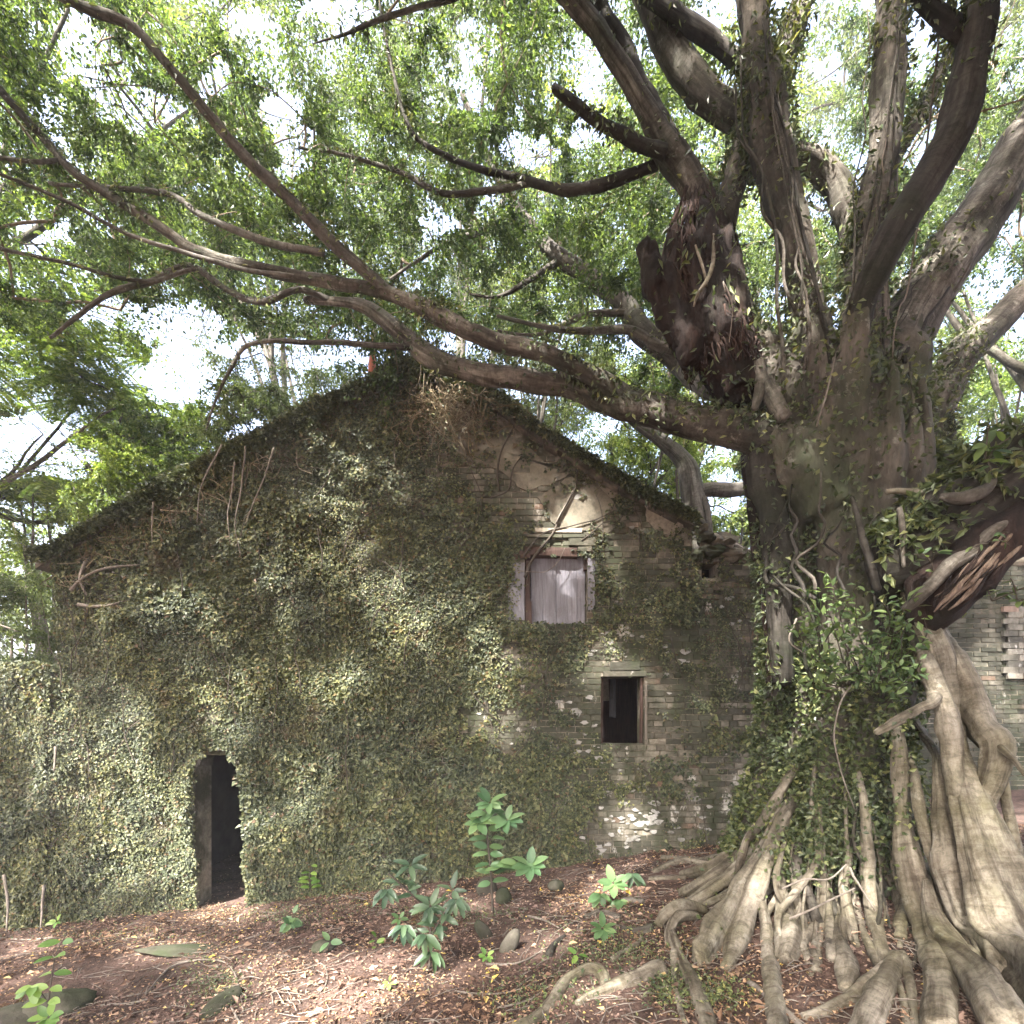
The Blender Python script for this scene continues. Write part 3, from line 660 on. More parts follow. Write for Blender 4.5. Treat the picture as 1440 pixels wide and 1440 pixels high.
# limbs behind
limb('limb', [(1060, 560, 5.2, 20), (1000, 545, 5.6, 19), (960, 512, 6.0, 19), (905, 467, 6.2, 18), (880, 432, 6.4, 15), (832, 392, 6.6, 13), (775, 352, 6.8, 12), (738, 312, 7.0, 11), (714, 270, 7.2, 9), (690, 230, 7.4, 6), (650, 130, 7.6, 4)], 'limb_grey')
limb('branch', [(975, 486, 5.9, 9), (940, 492, 5.9, 8), (890, 466, 5.9, 7), (830, 466, 5.9, 6), (770, 462, 5.9, 4), (700, 446, 6.0, 2.5)], 'limb_grey', 8)
limb('branch', [(890, 440, 6.3, 6), (830, 442, 6.3, 5), (760, 470, 6.3, 3), (700, 466, 6.3, 2)], 'limb_grey', 7)
limb('branch', [(780, 370, 6.7, 5), (740, 398, 6.6, 4), (700, 418, 6.6, 3), (660, 412, 6.6, 2)], 'limb_grey', 7)
limb('branch', [(730, 312, 6.9, 5), (680, 326, 6.8, 4.5), (630, 342, 6.8, 4), (590, 365, 6.7, 3), (550, 395, 6.7, 2)], 'limb_grey', 7)
limb('branch', [(925, 232, 4.9, 9), (880, 248, 5.0, 9), (840, 261, 5.1, 8.5), (790, 266, 5.2, 8), (740, 256, 5.3, 6), (680, 239, 5.4, 5), (605, 206, 5.5, 4), (575, 175, 5.5, 3.4), (550, 90, 5.5, 3), (535, 10, 5.5, 2.4)], 'limb_dark', 9)
limb('branch', [(745, 257, 5.3, 5), (690, 269, 5.4, 5), (620, 272, 5.5, 4.4), (565, 245, 5.6, 3.6), (500, 222, 5.7, 2.8), (420, 205, 5.8, 2)], 'limb_grey', 8)
limb('branch', [(440, 62, 4.6, .8), (480, 50, 4.6, 2.4), (540, 25, 4.6, 4), (620, 3, 4.6, 4), (690, -20, 4.6, 4)], 'limb_grey', 7, keep=False)
# up-left limb with the split, its dead snag and the companions
limb('limb', [(1120, 590, 4.6, 42.3), (1075, 520, 4.65, 39.6), (1045, 460, 4.7, 31.3), (1020, 390, 4.75, 24.8), (1005, 330, 4.75, 22.1), (975, 265, 4.75, 22.1), (940, 212, 4.75, 23.9), (905, 150, 4.7, 15.6), (875, 95, 4.65, 14.7), (840, 45, 4.6, 15.6), (795, -10, 4.55, 14.7), (740, -80, 4.5, 13.8)], 'limb', 16)
limb('limb', [(950, 222, 4.78, 20), (918, 150, 4.8, 14), (880, 75, 4.8, 13), (855, 30, 4.75, 12), (830, -20, 4.75, 12)], 'limb_dark', 12, .2)
limb('dead_branch', [(935, 215, 4.65, 11), (900, 202, 4.6, 10), (868, 182, 4.55, 9), (835, 165, 4.5, 9), (808, 145, 4.45, 8), (777, 122, 4.4, 6)], 'limb_dark', 9, .2, wob=.02)
limb('limb', [(1015, 320, 4.72, 22), (1028, 270, 4.75, 22), (1045, 215, 4.8, 24), (1062, 165, 4.85, 26)], 'limb', 12)
limb('limb', [(1070, 175, 4.85, 26), (1025, 155, 4.9, 23), (985, 125, 4.95, 23), (945, 70, 5.0, 24), (920, 15, 5.0, 24), (895, -50, 5.0, 22)], 'limb', 14)
limb('branch', [(1050, 95, 4.8, 14), (1010, 62, 4.8, 13), (965, 30, 4.8, 13), (920, 0, 4.8, 12), (870, -35, 4.8, 10)], 'limb_dark', 10)
limb('limb', [(1150, 600, 4.4, 37.0), (1145, 500, 4.4, 30.2), (1132, 420, 4.4, 27.7), (1115, 330, 4.4, 26.0), (1095, 250, 4.45, 30.2), (1080, 170, 4.45, 30.2), (1068, 80, 4.45, 25.2), (1060, 10, 4.45, 23.5), (1055, -60, 4.4, 21.8)], 'limb', 16, .2, flute=.08)
limb('branch', [(1092, 120, 4.5, 16), (1105, 70, 4.5, 18), (1125, 10, 4.5, 18), (1150, -60, 4.5, 16)], 'limb_grey', 12)
limb('branch', [(1118, 215, 4.9, 16), (1155, 235, 5.0, 20), (1185, 275, 5.0, 22), (1207, 340, 4.9, 24), (1215, 400, 4.8, 24)], 'limb', 12)
limb('limb', [(1205, 600, 4.45, 44.0), (1210, 480, 4.5, 37.0), (1218, 380, 4.5, 29.9), (1232, 280, 4.5, 26.4), (1245, 190, 4.5, 23.8), (1250, 90, 4.5, 22.9), (1254, 0, 4.5, 22.0), (1256, -60, 4.5, 20.2)], 'limb', 16, .2, flute=.08)
limb('limb', [(1192, 560, 4.2, 23.4), (1205, 460, 4.1, 22.5), (1222, 400, 4.0, 23.4), (1262, 325, 3.95, 25.2), (1312, 240, 3.9, 28.8), (1345, 175, 3.85, 28.8), (1366, 90, 3.8, 27.0), (1378, 10, 3.75, 27.0), (1388, -60, 3.7, 25.2)], 'limb_dark', 16, .16)
limb('branch', [(1362, 55, 3.8, 14), (1330, 35, 3.8, 13), (1300, 12, 3.8, 11), (1270, -20, 3.8, 9)], 'limb_dark', 10)
limb('branch', [(1235, 260, 4.6, 12), (1275, 190, 4.7, 12), (1305, 140, 4.8, 10), (1340, 60, 4.9, 8)], 'limb', 9)
limb('limb', [(1215, 640, 4.7, 52.7), (1245, 540, 4.75, 47.6), (1275, 460, 4.85, 42.5), (1330, 370, 4.95, 40.8), (1390, 285, 5.0, 39.1), (1440, 200, 5.0, 37.4), (1500, 100, 5.0, 34.0)], 'limb', 18, .12)
limb('limb', [(1290, 690, 6.3, 27.0), (1296, 620, 6.3, 30.6), (1318, 560, 6.35, 30.6), (1350, 500, 6.4, 27.9), (1392, 462, 6.5, 23.4), (1430, 425, 6.6, 19.8), (1490, 350, 6.7, 16.2)], 'limb', 14)
for a in ([(1253, 740, 4.3, 11), (1260, 640, 4.35, 14), (1266, 560, 4.4, 14), (1262, 500, 4.5, 10)], [(1242, 720, 4.3, 6), (1250, 620, 4.35, 6), (1240, 520, 4.4, 5)], [(1332, 640, 6.2, 11), (1330, 590, 6.2, 11), (1320, 545, 6.25, 10)]):
    limb('aerial_root', a, 'limb', 9, keep=False)
# dark hollow strands on the left of the trunk
limb('aerial_root', [(1068, 640, 4.5, 24), (1078, 700, 4.45, 22), (1092, 780, 4.4, 24), (1096, 860, 4.35, 18), (1100, 960, 4.3, 16)], 'limb_dark', 10, .25, keep=False)
limb('aerial_root', [(1052, 640, 4.7, 14), (1060, 700, 4.65, 12), (1066, 770, 4.6, 12), (1078, 850, 4.5, 10), (1085, 960, 4.4, 9)], 'rot', 9, .25, keep=False)
# the rotten stump on the up-left limb
def rotten():
    mb = MB(); r2 = np.random.default_rng(15)
    p, r = path([(984, 285, 4.68, 14), (980, 330, 4.66, 24), (986, 390, 4.64, 34), (1004, 450, 4.6, 38), (1022, 510, 4.56, 36), (1038, 560, 4.52, 30)]); tube(mb, p, r, 16, .05, 4, .3, 6)
    for k in range(20):
        o = r2.uniform(-1, 1); q = []; t0 = r2.uniform(0, .45) * (1 if o > -.4 else 1.3); t1 = r2.uniform(.75, 1.0)
        for t in np.linspace(t0, t1, 6):
            cx = 978 + 58 * t ** 1.3; cy = 275 + 292 * t; hw = 12 + 35 * math.sin(math.pi * min(t * 1.05, 1) ** .8); o2 = o + r2.normal(0, .08)
            q.append((cx + o2 * hw, cy, 4.6 - .22 * math.sqrt(max(0, 1 - min(o2 * o2, 1))) * (.4 + math.sin(math.pi * t)), r2.uniform(7, 15)))
        p, r = path(q); tube(mb, p, r, 9, .04, k, .3, 8)
    p, r = path([(906, 350, 4.52, 11), (914, 368, 4.5, 15), (922, 396, 4.48, 19), (934, 425, 4.46, 20), (956, 462, 4.46, 22), (980, 510, 4.45, 20)]); tube(mb, p, r, 12, .03, 9, .35, 9)
    st = fuse(mb, 'rotten_stump', M['rot'], banyan, .017, 1, .06, 'rot')
    f = MB(); r2 = np.random.default_rng(5)
    ax, ar = path([(982, 272, 4.68, 20), (974, 330, 4.66, 34), (976, 390, 4.64, 46), (994, 450, 4.6, 50), (1014, 510, 4.56, 48), (1034, 566, 4.52, 38)])
    A = spline(np.column_stack([ax, ar]), .02)
    for k in range(420):
        th = r2.uniform(-.3, math.pi + .3); t0 = r2.uniform(0, .8); t1 = min(t0 + r2.uniform(.12, .4), .9); q = []
        for t in np.linspace(t0, t1, 5):
            c = A[min(int(t * (len(A) - 1)), len(A) - 1)]; th += r2.normal(0, .10); rr = c[3] * r2.uniform(.9, 1.08); q.append((c[0] + rr * math.cos(th), c[1] - rr * math.sin(th), c[2] + r2.normal(0, .012)))
        w = r2.uniform(.003, .010); tube(f, q, [w, w * 1.2, w, w * .8, w * .4], 5, .04, k, .15)
    build(f, 'root_fibres', M['fibre'], banyan, kind='stuff')
    for q in ([(1003, 330, 4.3, 2), (1003, 370, 4.22, 3.2), (995, 395, 4.2, 3), (982, 415, 4.22, 2.4), (976, 432, 4.25, 1.2)], [(978, 345, 4.25, 1.6), (990, 375, 4.22, 2), (996, 400, 4.25, 1.4)], [(1066, 512, 4.35, 12), (1070, 540, 4.3, 10), (1062, 575, 4.3, 6)], [(1075, 535, 4.3, 12), (1088, 560, 4.28, 13), (1103, 590, 4.28, 12)]):
        limb('aerial_root', q, 'root' if q[0][0] < 1010 else 'limb', 8, keep=False, rec='bare')
rotten()

# the broken mossy limb that runs out of frame on the right
def strands():
    r = np.random.default_rng(91)
    for seg in ([(1150, 620, 4.2, 40), (1145, 500, 4.2, 34), (1132, 420, 4.2, 31), (1115, 330, 4.2, 29), (1095, 250, 4.25, 34), (1080, 170, 4.25, 34), (1068, 80, 4.25, 28), (1058, -20, 4.25, 26)], [(1208, 640, 4.2, 46), (1210, 480, 4.3, 40), (1218, 380, 4.3, 32), (1232, 280, 4.3, 28), (1245, 190, 4.3, 25), (1250, 90, 4.3, 24), (1254, -20, 4.3, 23)],
                [(1120, 590, 4.4, 44), (1075, 520, 4.45, 40), (1045, 460, 4.5, 32), (1020, 390, 4.58, 25), (1005, 330, 4.6, 22)], [(1215, 640, 4.45, 58), (1245, 540, 4.5, 52), (1275, 460, 4.6, 46), (1330, 370, 4.7, 42)], [(1170, 1000, 4.2, 80), (1168, 850, 4.2, 78), (1165, 720, 4.2, 78), (1175, 620, 4.2, 80)]):
        a = spline(np.array([(*P(x, y, d), w * d / FOC) for x, y, d, w in seg]), .05); n = len(a)
        for k in range(9):
            i0 = int(r.uniform(0, .6) * n); i1 = min(n - 1, i0 + int(r.uniform(.25, .8) * n)); o = r.uniform(-.95, .95); q = []
            for i in np.linspace(i0, i1, 8).astype(int):
                o = np.clip(o + r.normal(0, .16), -1.02, 1.02); c = a[i]; q.append((c[0] + o * c[3], c[1] + .10 - math.sqrt(max(0, 1 - o * o)) * c[3] * .75, c[2]))
            mb = MB(); w = r.uniform(.006, .02); tube(mb, q, np.linspace(w, w * .5, len(q)), 6, .05, k, .12, wob=.02); build(mb, 'clinging_root', M['limb'] if r.random() < .6 else M['limb_dark'], banyan)
strands()

def broken_limb():
    limb('broken_limb', [(1230, 790, 4.0, 50), (1290, 775, 3.9, 60), (1350, 730, 3.8, 66), (1410, 680, 3.7, 66), (1480, 640, 3.6, 60), (1580, 600, 3.5, 52)], 'limb_dark', 20, .28, 'mossy', keep=False)
    limb('broken_limb', [(1240, 665, 4.6, 30), (1300, 668, 4.6, 36), (1360, 672, 4.5, 38), (1440, 690, 4.4, 40)], 'limb_dark', 14, .25, 'mossy', keep=False)
    limb('rotten_bough', [(1292, 880, 3.75, 30), (1320, 845, 3.7, 48), (1352, 810, 3.65, 46), (1392, 770, 3.6, 44), (1450, 730, 3.5, 40), (1540, 690, 3.4, 36)], 'rot', 18, .34, 'rot', keep=False)
    limb('aerial_root', [(1272, 858, 3.6, 7), (1305, 826, 3.52, 10), (1335, 792, 3.46, 12), (1368, 775, 3.46, 11), (1398, 745, 3.42, 10), (1436, 728, 3.42, 5)], 'limb', 10, .25, keep=False, rec='bare')
    limb('aerial_root', [(1322, 698, 3.55, 4), (1350, 701, 3.5, 9), (1380, 691, 3.48, 10), (1400, 674, 3.5, 5)], 'limb', 9, keep=False, rec='bare')
    limb('aerial_root', [(1246, 692, 3.9, 4), (1285, 694, 3.85, 5), (1322, 697, 3.8, 3)], 'root', 8, keep=False, rec='bare')
    limb('aerial_root', [(1264, 715, 3.75, 4), (1268, 760, 3.7, 4.5), (1270, 800, 3.7, 3)], 'limb', 7, keep=False, rec='bare')
    limb('aerial_root', [(1198, 700, 4.0, 3), (1210, 745, 3.9, 5), (1223, 785, 3.85, 6), (1234, 830, 3.85, 6)], 'limb_dark', 9, keep=False, rec='bare')
    r2 = np.random.default_rng(8)
    for k in range(34):
        x0 = 1312 + r2.uniform(0, 115); y0 = 860 - (x0 - 1318) * .85 + r2.uniform(-28, 20); ln = r2.uniform(40, 90)
        q = [(x0, y0, 3.45, 1), (x0 + ln * .35, y0 - ln * .32, 3.4, r2.uniform(1.5, 4)), (x0 + ln * .7, y0 - ln * .75, 3.42, .8)]
        limb('wood_splinter', q, 'rot_light' if k % 3 else 'rot', 6, .25, keep=False, rec='bare')
broken_limb()

# ------------------------------------------------------------------ the roots
def root(pts, m='root', sides=14, rough=.15, flat=1.0, flute=.0, fk=4, wob=.022):
    a, b, c, w = pts[0]
    if c != 'g' and a > 1030 and b < 1320:                  # the upper end runs on into the bole
        k_ = .45 if a < 1130 else 1.0; pts = [(a + (1172 - a) * .36, b - 85 * k_, 4.6, w * .7), (a + (1172 - a) * .12, b - 35 * k_, (4.4 + c) / 2, w * .85)] + list(pts)
    pts = [(a, b, 'g' if c == 'g' else min(c, gD(a, b) - .35 * w * c / FOC) if b > 1180 else c, w) for a, b, c, w in pts]
    p, r = path(pts); r = [v * .86 for v in r]; mb = MB(); flute = max(flute, .05)
    tube(mb, p, r, sides + 10, None, int(abs(pts[0][0] * 5 + pts[-1][1] * 3)) % 991, rough, 5.0, flute, fk, flat, wob, True, 'root', groove=.20)
    return build(mb, 'root', M[m], banyan)
# great buttress on the right
root([(1290, 855, 3.75, 18), (1318, 905, 3.7, 22), (1330, 960, 3.68, 23), (1338, 1010, 3.62, 22), (1345, 1060, 3.55, 20), (1362, 1120, 3.4, 30), (1385, 1190, 3.25, 42), (1412, 1270, 3.1, 52), (1445, 1360, 2.95, 60), (1480, 1440, 2.85, 66)], sides=26, flat=.55, flute=.10, fk=5)
root([(1325, 1080, 3.6, 16), (1335, 1150, 3.5, 30), (1352, 1230, 3.35, 42), (1375, 1310, 3.2, 40), (1410, 1370, 3.1, 34)], sides=20, flat=.5, flute=.08)
root([(1345, 930, 3.72, 14), (1368, 985, 3.6, 20), (1385, 1025, 3.45, 19), (1404, 1048, 3.35, 20), (1400, 1085, 3.35, 18), (1385, 1130, 3.38, 16), (1380, 1180, 3.36, 17), (1392, 1240, 3.3, 20), (1420, 1290, 3.2, 20), (1470, 1340, 3.05, 20)], sides=16)
root([(1340, 1000, 3.75, 14), (1365, 1018, 3.68, 15), (1392, 1045, 3.5, 14)], rough=.15)
root([(1405, 1080, 3.4, 7), (1420, 1140, 3.4, 8), (1432, 1200, 3.38, 9), (1450, 1260, 'g', 10)], sides=10)
root([(1408, 1050, 3.3, 6), (1425, 1068, 3.25, 4), (1450, 1100, 3.2, 3)], sides=8)
root([(1300, 925, 3.7, 13), (1318, 965, 3.6, 13), (1330, 1000, 3.5, 15), (1336, 1030, 3.45, 18), (1340, 1075, 3.45, 14), (1345, 1120, 3.4, 12)], sides=12)
root([(1318, 985, 3.5, 10), (1295, 998, 3.48, 9), (1262, 1014, 3.5, 8), (1232, 1030, 3.55, 5)], sides=10)
# middle front
root([(1262, 1030, 3.8, 9), (1266, 1080, 3.75, 12), (1270, 1140, 3.7, 13), (1273, 1190, 3.6, 18), (1288, 1255, 3.5, 22), (1306, 1310, 3.35, 22), (1318, 1370, 3.15, 22), (1322, 1450, 2.9, 26)], sides=18, flute=.06)
root([(1288, 1098, 3.65, 8), (1296, 1150, 3.55, 8), (1308, 1195, 3.5, 8), (1322, 1235, 3.4, 9)], sides=10)
root([(1303, 1235, 3.5, 10), (1318, 1290, 3.3, 20), (1345, 1345, 3.05, 36), (1385, 1400, 2.8, 50), (1430, 1470, 2.6, 60)], sides=24, flat=.6, flute=.10)
root([(1330, 1235, 3.4, 8), (1362, 1290, 3.2, 11), (1390, 1350, 3.0, 13), (1425, 1395, 2.85, 14), (1470, 1430, 2.75, 14)], sides=12)
root([(1310, 1205, 3.6, 8), (1335, 1270, 3.4, 13), (1372, 1330, 3.15, 15), (1410, 1385, 2.95, 15), (1450, 1420, 2.8, 15)], sides=12)
root([(1212, 1120, 3.85, 6), (1219, 1180, 3.8, 8), (1222, 1245, 3.75, 10), (1232, 1300, 3.65, 11), (1244, 1345, 3.4, 12), (1252, 1372, 3.2, 14)], sides=12)
root([(1268, 1352, 3.15, 15), (1235, 1375, 3.12, 14), (1195, 1400, 3.05, 12), (1160, 1418, 'g', 11), (1128, 1428, 'g', 7)], sides=12)
root([(1262, 1350, 3.15, 16), (1240, 1395, 3.0, 20), (1218, 1445, 2.85, 22), (1195, 1500, 2.6, 22)], sides=14)
root([(1268, 1345, 3.2, 10), (1280, 1390, 3.0, 8), (1288, 1450, 2.8, 8)], sides=10)
root([(1256, 1365, 3.1, 6), (1268, 1400, 3.0, 6), (1275, 1445, 2.85, 6)], sides=9)
root([(1192, 1200, 3.9, 6), (1186, 1250, 3.8, 9), (1196, 1300, 3.7, 8), (1202, 1330, 3.6, 6)], sides=10)
root([(1164, 1180, 4.0, 5), (1162, 1240, 3.9, 7), (1168, 1300, 3.75, 8), (1172, 1350, 'g', 9)], sides=10)
root([(1180, 1310, 3.6, 7), (1186, 1345, 3.55, 15), (1190, 1370, 3.5, 17), (1188, 1392, 'g', 12)], sides=12, rough=.14)
root([(1155, 1285, 3.8, 8), (1138, 1315, 3.65, 8), (1112, 1352, 'g', 8)], sides=10)
root([(1102, 1265, 3.9, 10), (1108, 1300, 3.8, 17), (1110, 1330, 3.7, 20), (1104, 1352, 'g', 15)], sides=14, rough=.14)
root([(1072, 1265, 3.9, 6), (1080, 1320, 3.7, 11), (1085, 1375, 3.4, 14), (1092, 1430, 3.0, 16), (1098, 1490, 2.7, 17)], sides=14)
root([(1052, 1380, 3.4, 4), (1082, 1405, 3.2, 5), (1110, 1425, 3.0, 6), (1135, 1450, 2.9, 6)], m='deadtwig', sides=8)
root([(1118, 1240, 3.9, 7), (1126, 1285, 3.8, 8), (1132, 1330, 3.65, 7), (1136, 1350, 'g', 6)], sides=9)
root([(1210, 1290, 3.75, 5), (1222, 1330, 3.6, 7), (1236, 1365, 3.4, 7)], sides=8)
r3 = np.random.default_rng(123)
for k in range(26):
    x0 = r3.uniform(1085, 1262); y0 = r3.uniform(1120, 1215); x1 = x0 + r3.normal(0, 16) - (1175 - x0) * .12; y1 = r3.uniform(1292, 1385); w = r3.choice([2.2, 3, 4, 5.5, 8])
    d0 = 4.1 - .2 * r3.random(); root([(x0, y0, d0, w * .7), (x0 + r3.normal(0, 7), y0 + (y1 - y0) * .35, d0 - .1, w), (x1 + r3.normal(0, 8), y0 + (y1 - y0) * .7, d0 - .25, w), (x1, y1, 'g', w * 1.2)], m='root' if k % 4 else 'limb', sides=7, wob=.03)
# left fans
root([(1100, 1150, 4.1, 16), (1072, 1215, 4.1, 22), (1040, 1270, 3.95, 30), (1012, 1315, 3.75, 34), (988, 1352, 'g', 30)], sides=22, flat=.55, flute=.10, fk=5)
root([(1075, 1215, 4.0, 14), (1052, 1280, 3.85, 18), (1035, 1330, 3.7, 15), (1022, 1362, 'g', 10)], sides=14)
for a in ([(1062, 1155, 4.9, 8), (1040, 1190, 4.9, 9), (1005, 1215, 4.8, 10), (962, 1232, 'g', 9)], [(1060, 1175, 4.7, 8), (1030, 1212, 4.7, 10), (990, 1238, 4.5, 10), (960, 1258, 'g', 9)], [(1062, 1195, 4.5, 9), (1030, 1228, 4.5, 10), (990, 1256, 4.4, 10), (964, 1274, 'g', 8)],
          [(1066, 1210, 4.4, 8), (1030, 1252, 4.3, 6), (990, 1272, 'g', 5)], [(1052, 1160, 5.2, 5), (1050, 1185, 5.1, 6), (1030, 1200, 5.0, 8), (985, 1210, 'g', 7), (930, 1208, 'g', 6)], [(1000, 1216, 'g', 6), (962, 1212, 'g', 7), (920, 1226, 'g', 5)], [(965, 1236, 'g', 6), (935, 1236, 'g', 6), (912, 1238, 'g', 4)]):
    root(a, sides=11)
root([(990, 1282, 4.2, 8), (960, 1274, 4.1, 12), (938, 1283, 4.05, 12), (926, 1300, 'g', 9)], sides=12)
root([(980, 1287, 4.1, 7), (955, 1288, 4.0, 9), (943, 1305, 3.9, 8), (940, 1325, 3.8, 6)], sides=10)
root([(944, 1312, 3.85, 6), (955, 1340, 3.7, 10), (972, 1375, 3.4, 13), (990, 1420, 3.1, 14), (1006, 1480, 2.8, 14)], sides=14)
root([(950, 1340, 3.7, 8), (948, 1370, 3.5, 6), (956, 1410, 3.3, 5), (965, 1440, 'g', 4)], sides=9)
root([(932, 1362, 'g', 14), (905, 1375, 'g', 15), (870, 1386, 'g', 12), (835, 1398, 'g', 9), (812, 1412, 'g', 6)], sides=14, rough=.16)
root([(856, 1392, 'g', 7), (846, 1370, 'g', 10), (826, 1366, 'g', 10), (795, 1382, 'g', 11), (776, 1410, 'g', 11), (755, 1430, 'g', 12), (725, 1446, 'g', 13)], sides=14)
root([(918, 1304, 'g', 9), (892, 1308, 'g', 8), (868, 1302, 'g', 5)], sides=10, m='limb')
root([(905, 1322, 'g', 6), (884, 1336, 'g', 6), (862, 1350, 'g', 5)], sides=9)
root([(872, 1290, 'g', 5), (846, 1283, 'g', 8), (826, 1290, 'g', 5)], sides=9, m='limb')
root([(906, 1268, 'g', 5), (886, 1266, 'g', 7), (870, 1268, 'g', 4)], sides=9, m='limb')
root([(1098, 1110, 4.3, 8), (1075, 1150, 4.3, 9), (1052, 1180, 4.5, 7)], sides=10)
root([(1055, 1170, 4.4, 4), (1045, 1200, 4.35, 7), (1036, 1235, 4.3, 5)], sides=8)

# ------------------------------------------------------------------ crowns
# gaps in the crowns through which the sky shows (px, py, rx, ry) and through which the sun reaches wall and ground
SKY_GAPS = [(118, 70, 40, 45), (145, 110, 35, 30), (200, 155, 60, 28), (400, 160, 26, 26), (412, 205, 26, 40), (245, 455, 60, 26), (470, 12, 40, 14), (655, 85, 16, 46), (670, 135, 20, 20), (742, 212, 42, 22), (622, 312, 26, 22), (820, 185, 26, 22),
            (1090, 18, 22, 18), (1160, 100, 26, 22), (1312, 168, 20, 34), (1290, 230, 16, 30), (1148, 290, 20, 20), (1272, 408, 16, 20), (1420, 320, 26, 22), (240, 525, 40, 40), (40, 630, 50, 40), (105, 655, 30, 20), (370, 605, 50, 18), (345, 492, 60, 18), (862, 588, 18, 16), (350, 30, 30, 20), (300, 110, 26, 26), (1425, 440, 22, 30), (985, 380, 14, 14), (1020, 715, 22, 14), (450, 500, 60, 16), (500, 20, 24, 16), (60, 330, 40, 16), (150, 440, 50, 14), (960, 220, 12, 12), (1110, 420, 14, 26), (1180, 470, 10, 20)]
SUN_WALL = [(312, 1160, 44, 110), (150, 1005, 62, 40), (310, 975, 50, 46), (325, 1035, 36, 30), (460, 955, 58, 36), (235, 1180, 80, 64), (150, 1230, 60, 24), (400, 1150, 40, 60), (805, 725, 58, 36), (630, 585, 50, 34), (570, 880, 46, 46), (852, 925, 50, 36), (510, 800, 50, 30), (260, 850, 50, 34), (700, 920, 30, 30), (690, 990, 36, 40), (880, 1150, 40, 26), (430, 1080, 34, 30), (60, 1120, 34, 26), (1000, 780, 30, 24)]
SUN_GROUND = [(455, 1385, 135, 46), (322, 1246, 66, 56), (560, 1370, 70, 40), (250, 1340, 60, 22), (880, 1250, 40, 16), (60, 1330, 40, 16), (760, 1330, 50, 18), (860, 1390, 60, 26)]
SUN_TREE = [(1390, 1230, 40, 100), (1340, 960, 26, 60), (1360, 1390, 50, 50), (1300, 590, 34, 44), (1010, 1320, 36, 30), (1370, 820, 36, 28), (620, 1290, 50, 40), (700, 1170, 34, 50), (1010, 600, 40, 14)]
SUN_BACK = [(90, 640, 150, 130), (30, 240, 90, 160), (255, 620, 70, 60), (1400, 570, 90, 80), (430, 520, 90, 60), (240, 180, 90, 60), (560, 130, 80, 60), (60, 760, 90, 60), (1040, 680, 60, 50), (820, 480, 90, 60)]
def inside(px, py, L, grow=1.0):
    r = np.zeros(len(px), bool)
    for a, b, c, d in L: r |= ((px - a) / (c * grow)) ** 2 + ((py - b) / (d * grow)) ** 2 < 1
    return r
def in_sky_gap(C):
    y = np.maximum(C[:, 1], .3); px, py = CX + C[:, 0] / y * FOC, HY - (C[:, 2] - CAMZ) / y * FOC
    w = vnoise(np.stack([px / 17, py / 17, px * 0], 1), 3) * 13; w2 = vnoise(np.stack([px / 17, py / 17, px * 0], 1), 8) * 13
    return inside(px + w, py + w2, SKY_GAPS, 1.15) & (C[:, 1] > .5)
def blocks_sun(C):
    hit = np.zeros(len(C), bool)
    t = (WY - .1 - C[:, 1]) / SUN_L[1]; ok = t > 0; H = C + SUN_L * t[:, None]; px, py = CX + H[:, 0] / (WY - .1) * FOC, HY - (H[:, 2] - CAMZ) / (WY - .1) * FOC
    hit |= ok & inside(px, py, SUN_WALL, 1.06)
    zg = -.1
    for it in range(3):
        t = (C[:, 2] - zg) / -SUN_L[2]; H = C + SUN_L * t[:, None]; zg = 8 * np.tanh(H[:, 0] / 8) * .13 - .15 * np.clip(H[:, 1], -4, 30) / 6.5
    ok = (t > 0) & (H[:, 1] > .8); y = np.maximum(H[:, 1], .8); px, py = CX + H[:, 0] / y * FOC, HY - (H[:, 2] - CAMZ) / y * FOC
    hit |= ok & inside(px, py, SUN_GROUND, 1.1)
    t = (10.0 - C[:, 1]) / SUN_L[1]; H = C + SUN_L * t[:, None]; px, py = CX + H[:, 0] / 10.0 * FOC, HY - (H[:, 2] - CAMZ) / 10.0 * FOC
    hit |= inside(px, py, SUN_BACK)
    t = (3.5 - C[:, 1]) / SUN_L[1]; ok = t > 0; H = C + SUN_L * t[:, None]; px, py = CX + H[:, 0] / 3.5 * FOC, HY - (H[:, 2] - CAMZ) / 3.5 * FOC
    hit |= ok & inside(px, py, SUN_TREE, 1.1)
    return hit

def grow_twigs(mb, nodes, seeds, r_tip=.0035, cap=.035, sides=5):
    """join clump centres to the limbs, nearest first, and draw the twigs"""
    n = len(nodes); par = np.full(n, -1); src = np.zeros((n, 3)); done = np.zeros(n, bool)
    d = np.full(n, 1e9); best = np.zeros(n, int)
    for a in range(0, n, 200):
        dd = np.linalg.norm(nodes[a:a + 200, None, :] - seeds[None, :, :], axis=2); best[a:a + 200] = dd.argmin(1); d[a:a + 200] = dd.min(1)
    src = seeds[best].copy(); order = []
    for _ in range(n):
        k = int(np.where(done, 1e9, d).argmin()); done[k] = True; order.append(k)
        dn = np.linalg.norm(nodes - nodes[k], axis=1) * 1.05; up = (~done) & (dn < d); d[up] = dn[up]; src[up] = nodes[k]; par[up] = k
    cnt = np.ones(n)
    for k in reversed(order):
        if par[k] >= 0: cnt[par[k]] += cnt[k]
    for k in order:
        a, b = src[k], nodes[k]; L = np.linalg.norm(b - a)
        if L < .05: continue
        r1 = min(r_tip * math.sqrt(cnt[k]) + .002, cap); m = (a + b) / 2 + rng.normal(0, .07 * L, 3) + np.array([0, 0, .05 * L])
        tube(mb, [a, m, b], [min(r1 * 1.25, cap), r1 * 1.1, r1 * .8], sides, max(L / 5, .12), k, .05, cap=False)
    return mb
